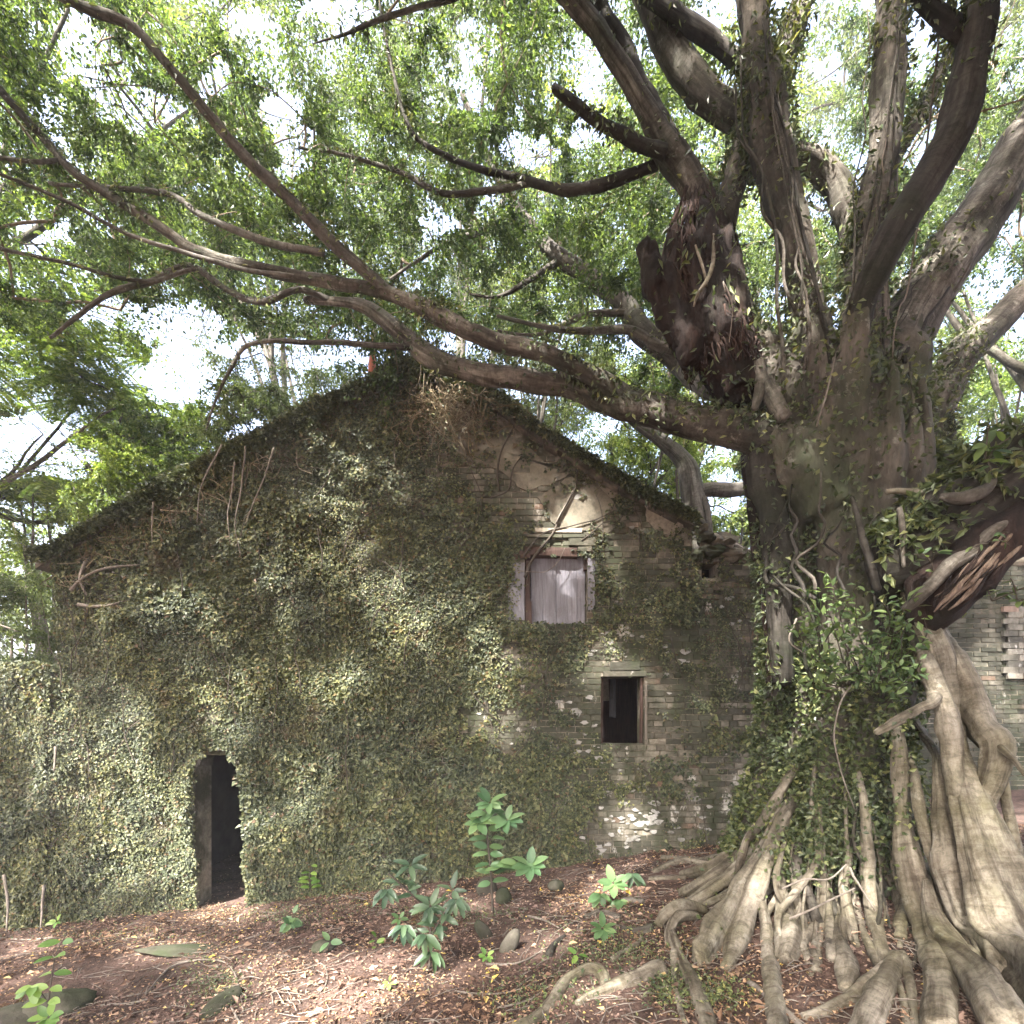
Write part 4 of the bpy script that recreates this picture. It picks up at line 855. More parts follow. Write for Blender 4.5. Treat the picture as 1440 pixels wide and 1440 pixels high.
def clump_leaves(C, size, nt, nl, L, W, flat=.55, droop=.35, seed=1):
    """leaves set along short twiglets that spread from each clump centre"""
    r = np.random.default_rng(seed); n = len(C); size = np.broadcast_to(size, n)
    d = norm(r.normal(size=(n, nt, 3)) * np.array([1, 1, flat])); ln = size[:, None] * r.uniform(.45, 1.1, (n, nt))
    t = (np.arange(nl) + r.random((n, nt, nl))) / nl
    base = C[:, None, None, :] + d[:, :, None, :] * (ln[:, :, None] * t)[..., None] - np.array([0, 0, 1.]) * (droop * ln[:, :, None] * t ** 2 * .6)[..., None]
    base = base + r.normal(size=base.shape) * (.07 * size)[:, None, None, None]
    side = norm(r.normal(size=base.shape)); T = norm(d[:, :, None, :] * .7 + side * .8 - np.array([0, 0, droop]))
    N = norm(np.array([0, 0, 1.]) + r.normal(size=base.shape) * .55); f = lambda a: a.reshape(-1, 3)
    k = base.shape[0] * nt * nl; s = r.uniform(.7, 1.25, k)
    return f(base), f(N), f(T), L * s, W * s
def keep(mask, *arr): return [a[mask] for a in arr]

def banyan_crown():
    r = np.random.default_rng(21); cl = []; sz = []
    # what hangs in view above and behind the limbs
    while len(cl) < 800:
        px, py, D = r.uniform(-160, 1600), r.uniform(-420, 560), 5.25 + 4.6 * r.random() ** .9
        lim = 560 - .0 * px
        if px < 420: lim = 470
        if 1000 < px < 1300: lim = 420
        if 1300 <= px: lim = 380
        if 560 < px < 900: lim = 470
        if py > lim: continue
        if D < 5.9 and (px > 760 or 380 < py): continue
        if D < 6.6 and 990 < px < 1480: continue
        p = P(px, py, D)
        if p[2] < 3.9 or p[2] > 12.0: continue
        cl.append(p); sz.append(r.uniform(.34, .62))
    n_in = len(cl)
    # the rest of the crown: overhead, behind the eye and to both sides
    while len(cl) < n_in + 740:
        p = np.array([r.uniform(-13, 8.5), r.uniform(-6.0, 5.2), r.uniform(5.4, 11.5)])
        if p[1] > 0 and p[2] < CAMZ + 1.30 * p[1] + .9 and abs(p[0]) < p[1] * 1.15 + .4: continue
        if np.linalg.norm(p - np.array([2.8, 4.5, 5.5])) > 16: continue
        cl.append(p); sz.append(r.uniform(.6, 1.0))
    cl = np.array(cl); sz = np.array(sz)
    A = clump_leaves(cl[:n_in], sz[:n_in], 14, 36, .053, .031, seed=3)
    B = clump_leaves(cl[n_in:], sz[n_in:], 11, 14, .205, .13, seed=4)
    C, N, T, L, W = [np.concatenate([a, b]) for a, b in zip(A, B)]
    near = np.linalg.norm(C - np.array([0, 0, CAMZ]), axis=1) < 2.6
    m = ~near & ~(in_sky_gap(C) & (r.random(len(C)) < .9)) & ~(blocks_sun(C) & (r.random(len(C)) < .94))
    y_ = np.maximum(C[:, 1], .1); fpx, fpy = CX + C[:, 0] / y_ * FOC, HY - (C[:, 2] - CAMZ) / y_ * FOC; m &= ~((W > .055) & (C[:, 1] > .2) & (C[:, 1] < 9) & (fpx > -130) & (fpx < 1570) & (fpy > -130))
    # light thinning in broad drifts keeps the crown uneven
    m &= (r.random(len(C)) < .80 + .55 * fbm(C * .55, 77, 2)) | (W > .055)
    ax = np.concatenate(LIMB_PTS)[::2]                       # the limbs themselves carry few leaves
    from mathutils.kdtree import KDTree
    kd = KDTree(len(ax)); [kd.insert(Vector(q), i) for i, q in enumerate(ax)]; kd.balance()
    cand = np.where(m & (W < .055))[0]; cand = cand[(C[cand, 1] < 7.5)]; cell = {}
    for i in cand:
        k_ = (int(C[i, 0] * 8), int(C[i, 1] * 8), int(C[i, 2] * 8))
        if k_ not in cell: cell[k_] = kd.find(Vector(((k_[0] + .5) / 8, (k_[1] + .5) / 8, (k_[2] + .5) / 8)))[2]
        if cell[k_] < .26: m[i] = False
    # nothing in front of the bole
    px, py = proj(np.maximum(C, [-1e9, .2, -1e9])); m &= ~((C[:, 1] < 4.3) & (px > 860) & (py > 60) & (C[:, 1] > .5))
    mb = MB(); leaves(mb, *keep(m, C, N, T, L, W)); build(mb, 'crown', M['leaf_banyan'], banyan, sm=False)
    seeds = np.concatenate(LIMB_PTS); 
    tw = MB(); grow_twigs(tw, cl[:n_in], seeds, .0021, .016); grow_twigs(tw, cl[n_in:], seeds, .003, .022); build(tw, 'twigs', M['twig'], banyan, kind='stuff')
    print('banyan leaves', int(m.sum()))
banyan_crown()

def bg_tree(name, label, cat, cpx, cpy, D, R, mat, n, size, L, W, nt=9, nl=22, trunk_px=None, tr=.16, flat=.6, gaps=True, seed=1, bark='limb_grey', sq=(1, 1, .8), fine=False, low=None, group='trees behind the house', droop=.35):
    c = P(cpx, cpy, D); tx, ty = (c[0], c[1]) if trunk_px is None else ((trunk_px - CX) / FOC * D, D)
    gz = float(ground_z(tx, ty)); root_ = empty(name, (tx, ty, gz), label, cat, group)
    r = np.random.default_rng(seed); d = rdir_s(r, n); rad = r.uniform(.15, 1, n) ** .5
    cl = c + d * (rad * R)[:, None] * np.array(sq)
    if low is not None: cl = cl[cl[:, 2] > low]
    mbt = MB(); top = c + np.array([0, 0, -.1 * R]); h = top[2] - gz
    sp = tube(mbt, [(tx, ty, gz - .3), (tx + (c[0] - tx) * .2 + .1, ty, gz + h * .35), (tx + (c[0] - tx) * .6 - .1, ty + .1, gz + h * .7), tuple(top)], [tr * 1.3, tr, tr * .7, tr * .1], 10, .25, seed, .12, wob=.06)
    build(mbt, 'trunk', M[bark], root_)
    mbl = MB(); seeds = [sp]
    for k in range(6):
        a = sp[int(len(sp) * r.uniform(.4, .85))]; b = c + rdir_s(r, 1)[0] * R * .7 * np.array(sq); m_ = (a + b) / 2 + np.array([0, 0, -.08 * R]) + r.normal(0, .15, 3)
        seeds.append(tube(mbl, [a, m_, b], [tr * .5, tr * .34, tr * .15], 7, .25, k, .1, wob=.05))
    grow_twigs(mbl, cl, np.concatenate(seeds), .006, .06, 4); build(mbl, 'boughs', M[bark], root_)
    if fine:                                                # pinnate fronds: many narrow leaflets in two rows along drooping stalks
        nf = 18; F = []
        dd = norm(r.normal(size=(len(cl), nf, 3)) * np.array([1, 1, .35])); t = np.linspace(.1, 1, 30)
        base = cl[:, None, None, :] + dd[:, :, None, :] * (size * t)[None, None, :, None] - np.array([0, 0, 1.]) * (.35 * size * t ** 2)[None, None, :, None]
        side = norm(np.cross(dd, [0, 0, 1.]))[:, :, None, :] * np.ones((1, 1, 30, 1)); C = np.concatenate([base.reshape(-1, 3)] * 2)
        T = np.concatenate([(side + dd[:, :, None, :] * .4).reshape(-1, 3), (-side + dd[:, :, None, :] * .4).reshape(-1, 3)]); N = norm(np.array([0, 0, 1.]) + r.normal(size=C.shape) * .3)
        Ls = np.full(len(C), L); Ws = np.full(len(C), W)
    else:
        if D < 15.5: nt, nl, L, W = int(nt * 1.2), int(nl * 1.3), L * .78, W * .76
        C, N, T, Ls, Ws = clump_leaves(cl, np.full(len(cl), size), nt, nl, L, W, flat, droop, seed)
    m = np.ones(len(C), bool)
    if gaps: m &= ~(in_sky_gap(C) & (r.random(len(C)) < .9))
    m &= (C[:, 2] > ground_z(C[:, 0], C[:, 1])) & ~((C[:, 1] < WY + .02) & (C[:, 1] > WY - .6) & (C[:, 0] > fx(84)) & (C[:, 2] < np.interp(C[:, 0], TX, TZ)))
    mb = MB(); leaves(mb, *keep(m, C, N, T, Ls, Ws)); build(mb, 'crown', M[mat], root_, sm=False)
    return root_
def rdir_s(r, n): return norm(r.normal(size=(n, 3)))

bg_tree('broadleaf_tree', 'bright green broadleaf tree filling the upper left corner', 'tree', 40, 170, 9.0, 4.0, 'leaf_bright', 150, .8, .13, .075, seed=31, trunk_px=-420, group='trees around the house')
bg_tree('feathery_tree', 'feathery light green tree with fine drooping fronds left of the roof', 'tree', 60, 590, 10.0, 2.9, 'leaf_bright', 66, 1.0, .095, .034, seed=32, fine=True, trunk_px=-360, tr=.12, sq=(1.0, 1, .75), group='trees around the house')
bg_tree('bushy_tree', 'small yellow green bushy tree behind the left roof slope', 'tree', 255, 640, 10.5, 1.35, 'leaf_bright', 60, .5, .10, .06, seed=33, tr=.09, group='trees around the house')
bg_tree('young_tree', 'pale green low tree beyond the left eave', 'tree', 60, 740, 11.5, 2.2, 'leaf_pale', 90, .6, .10, .05, seed=34, tr=.1, group='trees around the house')
bg_tree('overhanging_bush', 'dark tangled bush against the left edge of the gable', 'bush', 20, 870, 8.2, 1.25, 'leaf_far', 60, .5, .075, .04, seed=35, tr=.06, bark='deadtwig', group='trees around the house')
bg_tree('tall_tree', 'tall grey green tree rising behind the left half of the roof', 'tree', 330, 290, 13.5, 4.6, 'leaf_far', 150, .95, .12, .07, nl=26, seed=36, trunk_px=500, group='trees around the house')
bg_tree('slender_tree', 'thin grey leaved tree just above the left roof slope', 'tree', 430, 555, 11.5, 1.7, 'leaf_far', 60, .6, .085, .045, seed=37, trunk_px=560, tr=.06, group='trees around the house')
bg_tree('tall_tree', 'tall tree whose crown closes the gap above the roof ridge', 'tree', 650, 210, 14.5, 5.0, 'leaf_far', 170, 1.0, .125, .07, nl=26, seed=38, group='trees around the house')
bg_tree('twiggy_bush', 'grey green twiggy bush showing over the middle of the left roof slope', 'bush', 375, 610, 9.6, 1.05, 'leaf_far', 60, .42, .08, .045, seed=47, tr=.05, group='trees around the house')
bg_tree('twiggy_bush', 'tangled light green bush above the left eave', 'bush', 170, 690, 9.4, 1.0, 'leaf_pale', 60, .42, .08, .045, seed=48, tr=.05, group='trees around the house')
bg_tree('low_tree', 'pale leafy tree filling the gap between the right eave and the low bough', 'tree', 905, 630, 10.2, 1.5, 'leaf_pale', 80, .6, .085, .048, seed=46, tr=.08, group='trees around the house')
bg_tree('low_tree', 'grey green tree showing over the right roof slope', 'tree', 760, 500, 11.0, 1.9, 'leaf_far', 80, .7, .09, .05, seed=39, tr=.1, group='trees around the house')
bg_tree('tall_tree', 'tall pale tree seen between the split limb and the low bough', 'tree', 930, 370, 12.5, 3.9, 'leaf_pale', 120, .85, .11, .06, seed=40, trunk_px=1010, tr=.2, group='trees around the house')
bg_tree('shrubby_tree', 'sunlit green shrubby tree in the gap left of the banyan trunk', 'tree', 1030, 700, 11.5, 1.7, 'leaf_pale', 60, .6, .10, .06, seed=41, tr=.08, group='trees around the house')
bg_tree('tall_tree', 'tall tree behind the fan of the upper right limbs', 'tree', 1240, 210, 13.0, 4.6, 'leaf_far', 130, .95, .12, .07, seed=42, group='trees around the house')
bg_tree('broadleaf_tree', 'dark glossy tree at the upper right edge behind the thickest limb', 'tree', 1480, 250, 8.6, 2.6, 'leaf_banyan', 80, .7, .10, .055, seed=43, group='trees around the house')
bg_tree('leafy_tree', 'lime green leafy tree behind the mossy broken limb', 'tree', 1440, 590, 12.0, 2.5, 'leaf_bright', 90, .75, .11, .065, seed=44, tr=.12, group='trees around the house')
bg_tree('leafy_tree', 'hazy green tree between the trunk and the leaning sunlit bough', 'tree', 1330, 520, 14.0, 2.4, 'leaf_pale', 70, .8, .11, .06, seed=45, tr=.12, group='trees around the house')
for k, (x, y, s) in enumerate([(-16, 24, 5.5), (-9, 27, 6), (-2, 28, 6), (5, 27, 6), (12, 25, 5.5), (18, 19, 5), (-20, 15, 5)]):
    px = CX + x / y * FOC; bg_tree('distant_tree', ['round', 'tall', 'dense', 'loose', 'broad', 'leaning', 'dark'][k] + ' distant tree in the ' + ['left', 'left middle', 'middle', 'right middle', 'right', 'far right', 'far left'][k] + ' of the woods beyond the house', 'tree', px, HY - (4.6 + (k % 3) * .8 - CAMZ) / y * FOC, y, s, 'leaf_far', 60, 1.6, .30, .19, 9, 16, seed=60 + k, tr=.25, group='distant trees beyond the house')
# bare grey trunk with a level bough behind the eave
gt = empty('grey_tree', (P(970, 760, 8.4)[0], 8.4, float(ground_z(2.9, 8.4))), 'bare grey tree trunk with a level bough behind the right eave', 'tree', 'trees around the house')
def gtube(name, pts, m='limb_grey'):
    p, r = path(pts); mb = MB(); tube(mb, p, r, 12, None, int(pts[0][0]), .12, 4, wob=.02); return build(mb, name, M[m], gt)
gtube('trunk', [(984, 1180, 8.4, 20), (982, 800, 8.4, 18), (978, 740, 8.4, 17), (972, 690, 8.4, 16), (962, 650, 8.4, 12), (930, 620, 8.4, 9), (890, 590, 8.4, 7), (872, 570, 8.4, 5)])
gtube('branch', [(974, 694, 8.4, 11), (1000, 688, 8.4, 10), (1030, 690, 8.4, 10), (1070, 684, 8.4, 10)])
gtube('stem', [(998, 780, 8.2, 5), (996, 730, 8.2, 5), (990, 700, 8.25, 4)])
gtube('stem', [(952, 730, 7.2, 2), (953, 690, 7.2, 2), (951, 660, 7.2, 1.5)], 'stem')

# ------------------------------------------------------------------ creeping fig on the wall
def ivy_density(px, py):
    d = np.interp(px, [0, 480, 600, 700, 780, 860, 960, 1090], [1, 1, .80, .54, .36, .24, .18, .16])
    n = n2(px / 42, py / 42, 12, 3); n_s = n2(px / 13, py / 13, 14, 2)
    d = d + n * np.interp(px, [0, 560, 760, 1000], [.22, .40, .75, .7]) + n_s * np.interp(px, [0, 560, 760], [.25, .4, .6])
    low = smooth(1000, 1120, py) * smooth(600, 700, px) * (1 - smooth(780, 860, px)); d = d + .35 * low
    def spot(a, b, c, e, v): return v * np.exp(-(((px - a) / c) ** 2 + ((py - b) / e) ** 2))
    d = d - spot(810, 722, 50, 30, .72) - spot(150, 805, 60, 40, .75) - spot(880, 1150, 50, 40, .6) - spot(690, 640, 90, 60, .62) - spot(905, 1000, 26, 60, .5) - spot(835, 1010, 20, 60, .35) - spot(940, 725, 40, 25, .5) - spot(780, 755, 60, 12, .5) - spot(1000, 770, 40, 30, .6) - spot(1080, 1060, 16, 90, .7) - spot(980, 1150, 80, 22, .5) - spot(870, 940, 30, 14, .5)
    d = d - spot(668, 1005, 18, 28, .8) - spot(640, 1245, 60, 12, .8) - spot(515, 760, 18, 12, .7) - spot(560, 905, 12, 30, .6) - spot(160, 1065, 30, 20, .6) - spot(300, 1000, 16, 26, .6) - spot(120, 880, 30, 40, .4) - spot(530, 1090, 14, 20, .5) - spot(380, 780, 24, 14, .5)
    d = d + spot(690, 820, 40, 60, .35) + spot(850, 830, 30, 60, .2) + spot(980, 870, 80, 90, .28) + spot(620, 900, 80, 120, .2)
    return d
def ivy():
    r = np.random.default_rng(33); n = 570000
    px = r.uniform(-235, 1100, n); py = r.uniform(480, 1345, n); x, z = fx(px), fz(py)
    top = np.where(x > TX[0], topz(x), LOWTOP(x)); over = .05 + .16 * np.clip(n2(x * 1.5, x * 0, 5), -.3, 1) + .10 * (px < 640) + .18 * np.exp(-((px - 560) / 70) ** 2)
    over = np.where(px > 700, .02, over)
    g0 = ground_z(x, np.full(n, WY)); ok = (z < top + over) & (z > g0 - .02)
    px, py, x, z = px[ok], py[ok], x[ok], z[ok]; d = ivy_density(px, py)
    for o, gx, gz_ in ((DOOR, 2, 4), (WUP, 3, 3), (WLO, 1, 1), (HOLE, 2, 2)):
        ins = (x > o[0] + .03) & (x < o[1] - .03) & (z > o[2] + (.0 if o is DOOR else .02)) & (z < o[3] - .03)
        if o is DOOR:                                  # ragged arch, hung with trailing sprays
            xc = (o[0] + o[1]) / 2; hw = .30 + .045 * n2(z * 4, z * 0, 6); ins = (np.abs(x - xc + .05 * (z - .5)) < hw) & (z < 1.37 + .12 * n2(x * 9, x * 0, 4) - .5 * np.abs(x - xc) ** 2 * 4) 
        d = np.where(ins, -1, d)
    d = np.where((x > WUP[0] - .14) & (x < WUP[1] + .1) & (z > WUP[2] + .03) & (z < WUP[3] - .06), np.minimum(d, .06 + .5 * ((px < 733) | (px > 830)) * .3), d)
    dens = 1.05 * np.clip(d, 0, 1) ** 1.3
    k = r.random(len(px)) < dens; px, py, x, z, d = px[k], py[k], x[k], z[k], d[k]
    n = len(px); q = np.stack([x * 2.3, z * 2.3, x * 0], 1); b = np.clip(.5 + .75 * fbm(q, 4, 3), 0, 1.3)
    amp = np.interp(px, [0, 560, 760, 1100], [.22, .18, .08, .04]) * np.clip(d, .2, 1.1)
    hgt = .018 + amp * b * r.random(n) ** .6
    yb = np.where(x < fx(84), WY - .05, WY); C = np.stack([x, yb - hgt, z], 1)
    e = .06; gx_ = (fbm(q + [e * 2.3, 0, 0], 4, 3) - fbm(q, 4, 3)) / e * amp * .6; gz2 = (fbm(q + [0, e * 2.3, 0], 4, 3) - fbm(q, 4, 3)) / e * amp * .6
    N = norm(np.stack([gx_ * -1, -np.ones(n), gz2 * -1 + .35], 1) + r.normal(size=(n, 3)) * .5)
    T = norm(np.stack([r.normal(size=n) * .9, -.35 * np.ones(n), -.7 + .5 * r.normal(size=n)], 1)); s = r.uniform(.026, .053, n) * np.interp(px, [0, 600, 900], [1.1, 1.0, .9])
    big = r.random(n) < .05; s = np.where(big, s * 1.5, s) * np.clip(1 + .5 * fbm(q * .8, 71, 2), .65, 1.4)
    mb = MB(); leaves(mb, C, N, T, s, s * .72); build(mb, 'creeping_fig', M['leaf_ivy'], sm=False, label='creeping fig leaves carpeting the gable wall and garden wall', cat='creeper', kind='stuff')
    mb = MB()
    for k in range(80):
        a = r.uniform(20, 1060), r.uniform(640, 1250)
        if fz(a[1]) > topz(fx(a[0])) - .15: continue
        q = [a]; ang = r.uniform(-.5, .5) + (math.pi if r.random() < .25 else 0)
        for t in range(5): ang += r.normal(0, .28); q.append((q[-1][0] + math.sin(ang) * r.uniform(12, 30), q[-1][1] - math.cos(ang) * r.uniform(14, 34)))
        q = [b for b in q if fz(b[1]) < topz(fx(b[0])) - .03 and b[1] < 1270]
        q = [b for b in q if not any(o[0] - .02 < fx(b[0]) < o[1] + .02 and o[2] < fz(b[1]) < o[3] for o in OPEN)]
        if len(q) < 3 or max(abs(q[i][0] - q[i + 1][0]) for i in range(len(q) - 1)) > 70: continue
        off = .12 if a[0] < 600 else .04; tube(mb, [(fx(b[0]), WY - off - .04 * r.random(), fz(b[1])) for b in q], np.linspace(.007, .003, len(q)), 5, .05, k, .1)
    build(mb, 'creeping_fig_stems', M['stem'], label='thin bare creeper stems running up the gable wall', cat='creeper', kind='stuff')
    print('ivy', n)
ivy()
def roof_growth():
    r = np.random.default_rng(34); mb = MB()
    # shaggy vines and ferns along both slopes
    for (x0, x1, n, h, dep) in ((fx(60), fx(560), 24000, .22, 1.6), (fx(540), fx(690), 9000, .30, 1.3), (fx(680), fx(975), 17000, .15, 2.2)):
        x = r.uniform(x0, x1, n); dy = r.random(n) ** 1.5 * dep; b = np.clip(.5 + .9 * fbm(np.stack([x * 2.0, dy * 1.3, x * 0], 1), 9, 3), .1, 1.3)
        fr = r.random(n) < .38; dy = np.where(fr, -.02 - .07 * r.random(n), dy); z = topz(x) + .10 + h * b * r.random(n) - np.where(fr, (.04 + np.where(x > fx(690), .10, .30) * r.random(n) ** 1.5) * np.clip(b * 1.4, .2, 1.2), 0); C = np.stack([x, WY - .13 + dy, z], 1)
        T = norm(np.stack([r.normal(size=n), r.normal(size=n) - .3, r.normal(size=n) * .6 - .1], 1)); N = norm(np.array([0, -.4, 1.]) + r.normal(size=(n, 3)) * .6); s = r.uniform(.04, .085, n); leaves(mb, C, N, T, s, s * .55)
    build(mb, 'roof_creeper', M['leaf_roof'], sm=False, label='dark creeper and ferns matted along the roof slopes', cat='creeper', kind='stuff')
    # dry tan vine tangle at the apex and along the left verge
    mb = MB()
    for k in range(330):
        if k < 190: a = P(r.normal(632, 34), r.normal(570, 24), WY - .12 - .22 * r.random())
        else:
            px = r.uniform(66, 420); a = P(px, np.interp(px, [84, 200, 330, 470], [800, 728, 660, 590]) + r.uniform(-4, 26), WY - .08 - .2 * r.random())
        L = r.uniform(.12, .4); d = rdir_s(r, 1)[0] * np.array([1, .3, .8]) + np.array([.2, 0, -.45 if k < 190 else -.2]); b = a + d * L; m = (a + b) / 2 + r.normal(0, .06, 3)
        tube(mb, [a, m, b], [.006, .005, .003], 4, .06, k, 0, cap=False)
    n = 1500; c = np.array([P(a, b, WY - .2) for a, b in zip(r.normal(632, 36, n), r.normal(572, 26, n))]) + r.normal(0, .06, (n, 3)); s = r.uniform(.03, .06, n); leaves(mb, c, rdir_s(r, n), rdir_s(r, n), s, s * .4)
    build(mb, 'dry_vine_tangle', M['leaf_dry'], sm=False, label='tangle of dry tan vines at the peak and left verge of the gable', cat='vine', kind='stuff')
roof_growth()
def vine(label, pts, rad, m='stem', name='vine_stem', group='bare vine stems on the gable'):
    mb = MB(); tube(mb, [P(a, b, d) for a, b, d in pts], np.linspace(rad, rad * .45, len(pts)), 6, .05, int(pts[0][0]), .1, wob=.015)
    return build(mb, name, M[m], label=label, cat='vine', group=group)
Y_ = WY - .04
vine('dark vine stem rising left of the upper window to the right verge', [(738, 812, Y_), (752, 780, Y_), (775, 752, Y_), (790, 720, Y_), (808, 688, Y_), (812, 660, Y_)], .018)
vine('dark vine stem curving over the tan plaster patch', [(736, 782, Y_), (762, 752, Y_), (800, 741, Y_), (838, 730, Y_), (872, 716, Y_), (905, 720, Y_)], .011)
vine('thin vine loop hanging across the shuttered window', [(728, 802, WY - .06), (745, 804, WY - .07), (768, 804, WY - .07), (785, 790, WY - .06), (795, 770, WY - .06)], .007, 'deadtwig')
vine('vine stem forking upward beneath the right roof slope', [(702, 690, Y_), (700, 660, Y_), (706, 630, Y_), (722, 600, Y_), (728, 575, Y_)], .014)
vine('dark vine stem arching across the upper gable', [(690, 700, Y_), (715, 690, Y_), (722, 660, Y_), (735, 640, Y_)], .013)
vine('vine stem bending left from the window hood', [(818, 760, Y_), (835, 748, Y_), (850, 735, Y_), (868, 735, Y_)], .010)
vine('reddish vine stem slanting across the bright plaster', [(782, 735, Y_ - .02), (795, 712, Y_ - .02), (806, 690, Y_ - .02)], .010, 'deadtwig')
for a, l in (([(345, 628, 6.1), (342, 660, 6.15), (338, 695, 6.2), (330, 738, 6.2), (338, 782, 6.2)], 'longest pale root hanging down from the left roof slope'), ([(385, 630, 6.1), (372, 670, 6.1), (358, 705, 6.2), (345, 738, 6.2)], 'pale hanging root slanting left, rightmost of the four on the left roof slope'), ([(330, 650, 6.15), (326, 690, 6.2), (320, 725, 6.2), (324, 765, 6.2)], 'short wavy pale root hanging left of the longest one'), ([(312, 625, 6.1), (290, 668, 6.1), (280, 695, 6.2), (277, 735, 6.25)], 'thin hanging root, leftmost on the left roof slope'), ([(216, 705, 6.2), (214, 730, 6.25), (214, 762, 6.25)], 'tiny root dangling near the left eave')):
    vine(l, a, .011, 'deadtwig', 'hanging_root', 'roots hanging from the left roof slope')
for a, l in (([(110, 850, Y_ - .08), (140, 852, Y_ - .1), (165, 848, Y_ - .1), (190, 838, Y_)], 'thick rooty stem crossing the bare patch near the left eave'), ([(100, 830, Y_ - .06), (118, 812, Y_ - .1), (150, 798, Y_ - .1), (195, 793, Y_ - .06)], 'upper rooty stem under the left eave'), ([(120, 790, Y_ - .05), (112, 815, Y_ - .1), (122, 838, Y_ - .08)], 'short twisted stem beside the left wall corner')):
    vine(l, a, .022, 'deadtwig', 'woody_creeper_stem', 'woody stems under the left eave')
for a, l in (([(78, 1050, Y_ - .2), (76, 1085, Y_ - .25)], 'pale dead stalk sticking out of the creeper at the far left'), ([(6, 1230, 6.1), (10, 1270, 6.0), (8, 1310, 5.9)], 'bleached stalk at the foot of the wall on the left edge'), ([(62, 1245, 6.2), (60, 1280, 6.1), (58, 1305, 6.0)], 'grey stalk leaning at the foot of the left wall')):
    vine(l, a, .018, 'deadtwig', 'dead_stalk', 'dead stalks at the left of the wall')

# ------------------------------------------------------------------ creeper on the banyan
def tree_creeper():
    r = np.random.default_rng(44); mb = MB(); tot = 0
    for key, num, wfun, L, W in (('trunk', 40000, None, .052, .033), ('limb', 22000, None, .060, .025), ('mossy', 5200, None, .085, .032), ('rot', 420, None, .075, .026), ('root', 15000, None, .042, .028)):
        V = np.concatenate([a[0] for a in SURF[key]]); Nn = np.concatenate([a[1] for a in SURF[key]]); Rr = np.concatenate([a[2] for a in SURF[key]])
        px, py = proj(np.maximum(V, [-1e9, .3, -1e9]))
        q = np.clip(.45 + 1.3 * fbm(V * 1.3, 51, 3), 0, 1) ** 1.5
        if key == 'trunk':
            q = q * np.where(py > 820, 2.0, .75) + smooth(880, 980, py) * smooth(1275, 1235, px) * (1 - smooth(1195, 1290, py) * .8) * 1.7 + .5 * smooth(800, 900, py) * (px < 1120)
        if key == 'limb': q = q * np.where(px > 980, 1.1, .5) * np.clip(Rr * 7, .05, 1.3) * np.where(Nn[:, 2] > -.2, 1, .35)
        if key == 'root': q = (q + .12) * smooth(1260, 1150, py) * smooth(1300, 1262, px) * smooth(1050, 1075, px) + .06 * q * np.exp(-((px - 1310) / 40) ** 2 - ((py - 1060) / 60) ** 2) + .012 * q * (px < 1080)
        if key == 'mossy': q = q * np.clip(.5 + Nn[:, 2], .15, 1.5)
        idx = r.choice(len(V), num, p=q / q.sum()); n = num
        C = V[idx] + Nn[idx] * r.uniform(.0, .035, n)[:, None] * (2.6 if key in ('trunk', 'root') else 1) + r.normal(0, .014, (n, 3)); N = norm(Nn[idx] + r.normal(size=(n, 3)) * .6 + [0, 0, .3]); T = norm(r.normal(size=(n, 3)) + Nn[idx] * .7 + [0, 0, -.7 if key != 'trunk' else -.4]); s = r.uniform(.7, 1.3, n)
        leaves(mb, C, N, T, L * s, W * s)
    build(mb, 'trunk_creeper', M['leaf_creeper'], sm=False, label='small leaved creeper clinging to the banyan trunk and limbs', cat='creeper', kind='stuff')
    # thin looping stems
    for k, (a, w) in enumerate((([(1196, 965, 3.8), (1182, 990, 3.75), (1174, 1030, 3.74), (1178, 1070, 3.72), (1186, 1100, 3.7), (1200, 1138, 3.7)], .007), ([(1020, 410, 4.1), (1018, 395, 4.1), (1030, 425, 4.1), (1026, 480, 4.12)], .006), ([(1245, 195, 4.15), (1238, 225, 4.1), (1242, 245, 4.1)], .007), ([(1100, 1250, 3.7), (1130, 1235, 3.65), (1165, 1235, 3.65), (1190, 1215, 3.7)], .009), ([(1110, 1292, 3.6), (1150, 1275, 3.55), (1200, 1250, 3.6)], .010), ([(1195, 1220, 3.65), (1215, 1250, 3.6), (1232, 1280, 3.55)], .010), ([(1008, 1385, 3.3), (1025, 1365, 3.3), (1062, 1342, 3.4)], .008), ([(1325, 20, 3.9), (1280, 380, 4.3), (1262, 440, 4.3), (1250, 560, 4.3)], .009), ([(1148, 600, 4.0), (1160, 560, 4.0), (1175, 500, 4.05)], .008), ([(1120, 870, 3.9), (1110, 900, 3.85), (1135, 920, 3.85)], .008))):
        mbv = MB(); tube(mbv, [P(*q) for q in a], np.linspace(w, w * .6, len(a)), 6, .04, k, .1, wob=.02); build(mbv, 'creeper_stem', M['deadtwig'], label=['pale stem looping down the front of the trunk', 'thin root strand on the rotten stump', 'curled stem on the straight upper limb', 'stem bridging two hanging roots at the trunk foot', 'longer branchlet leaning over the trunk foot roots', 'crooked stem beside the central hanging root', 'forked twig lying over the left roots', 'long stem hanging from the dark limb', 'short stem in the main crotch', 'stem looping on the left side of the trunk'][k], cat='vine', group='thin stems on the banyan')
tree_creeper()

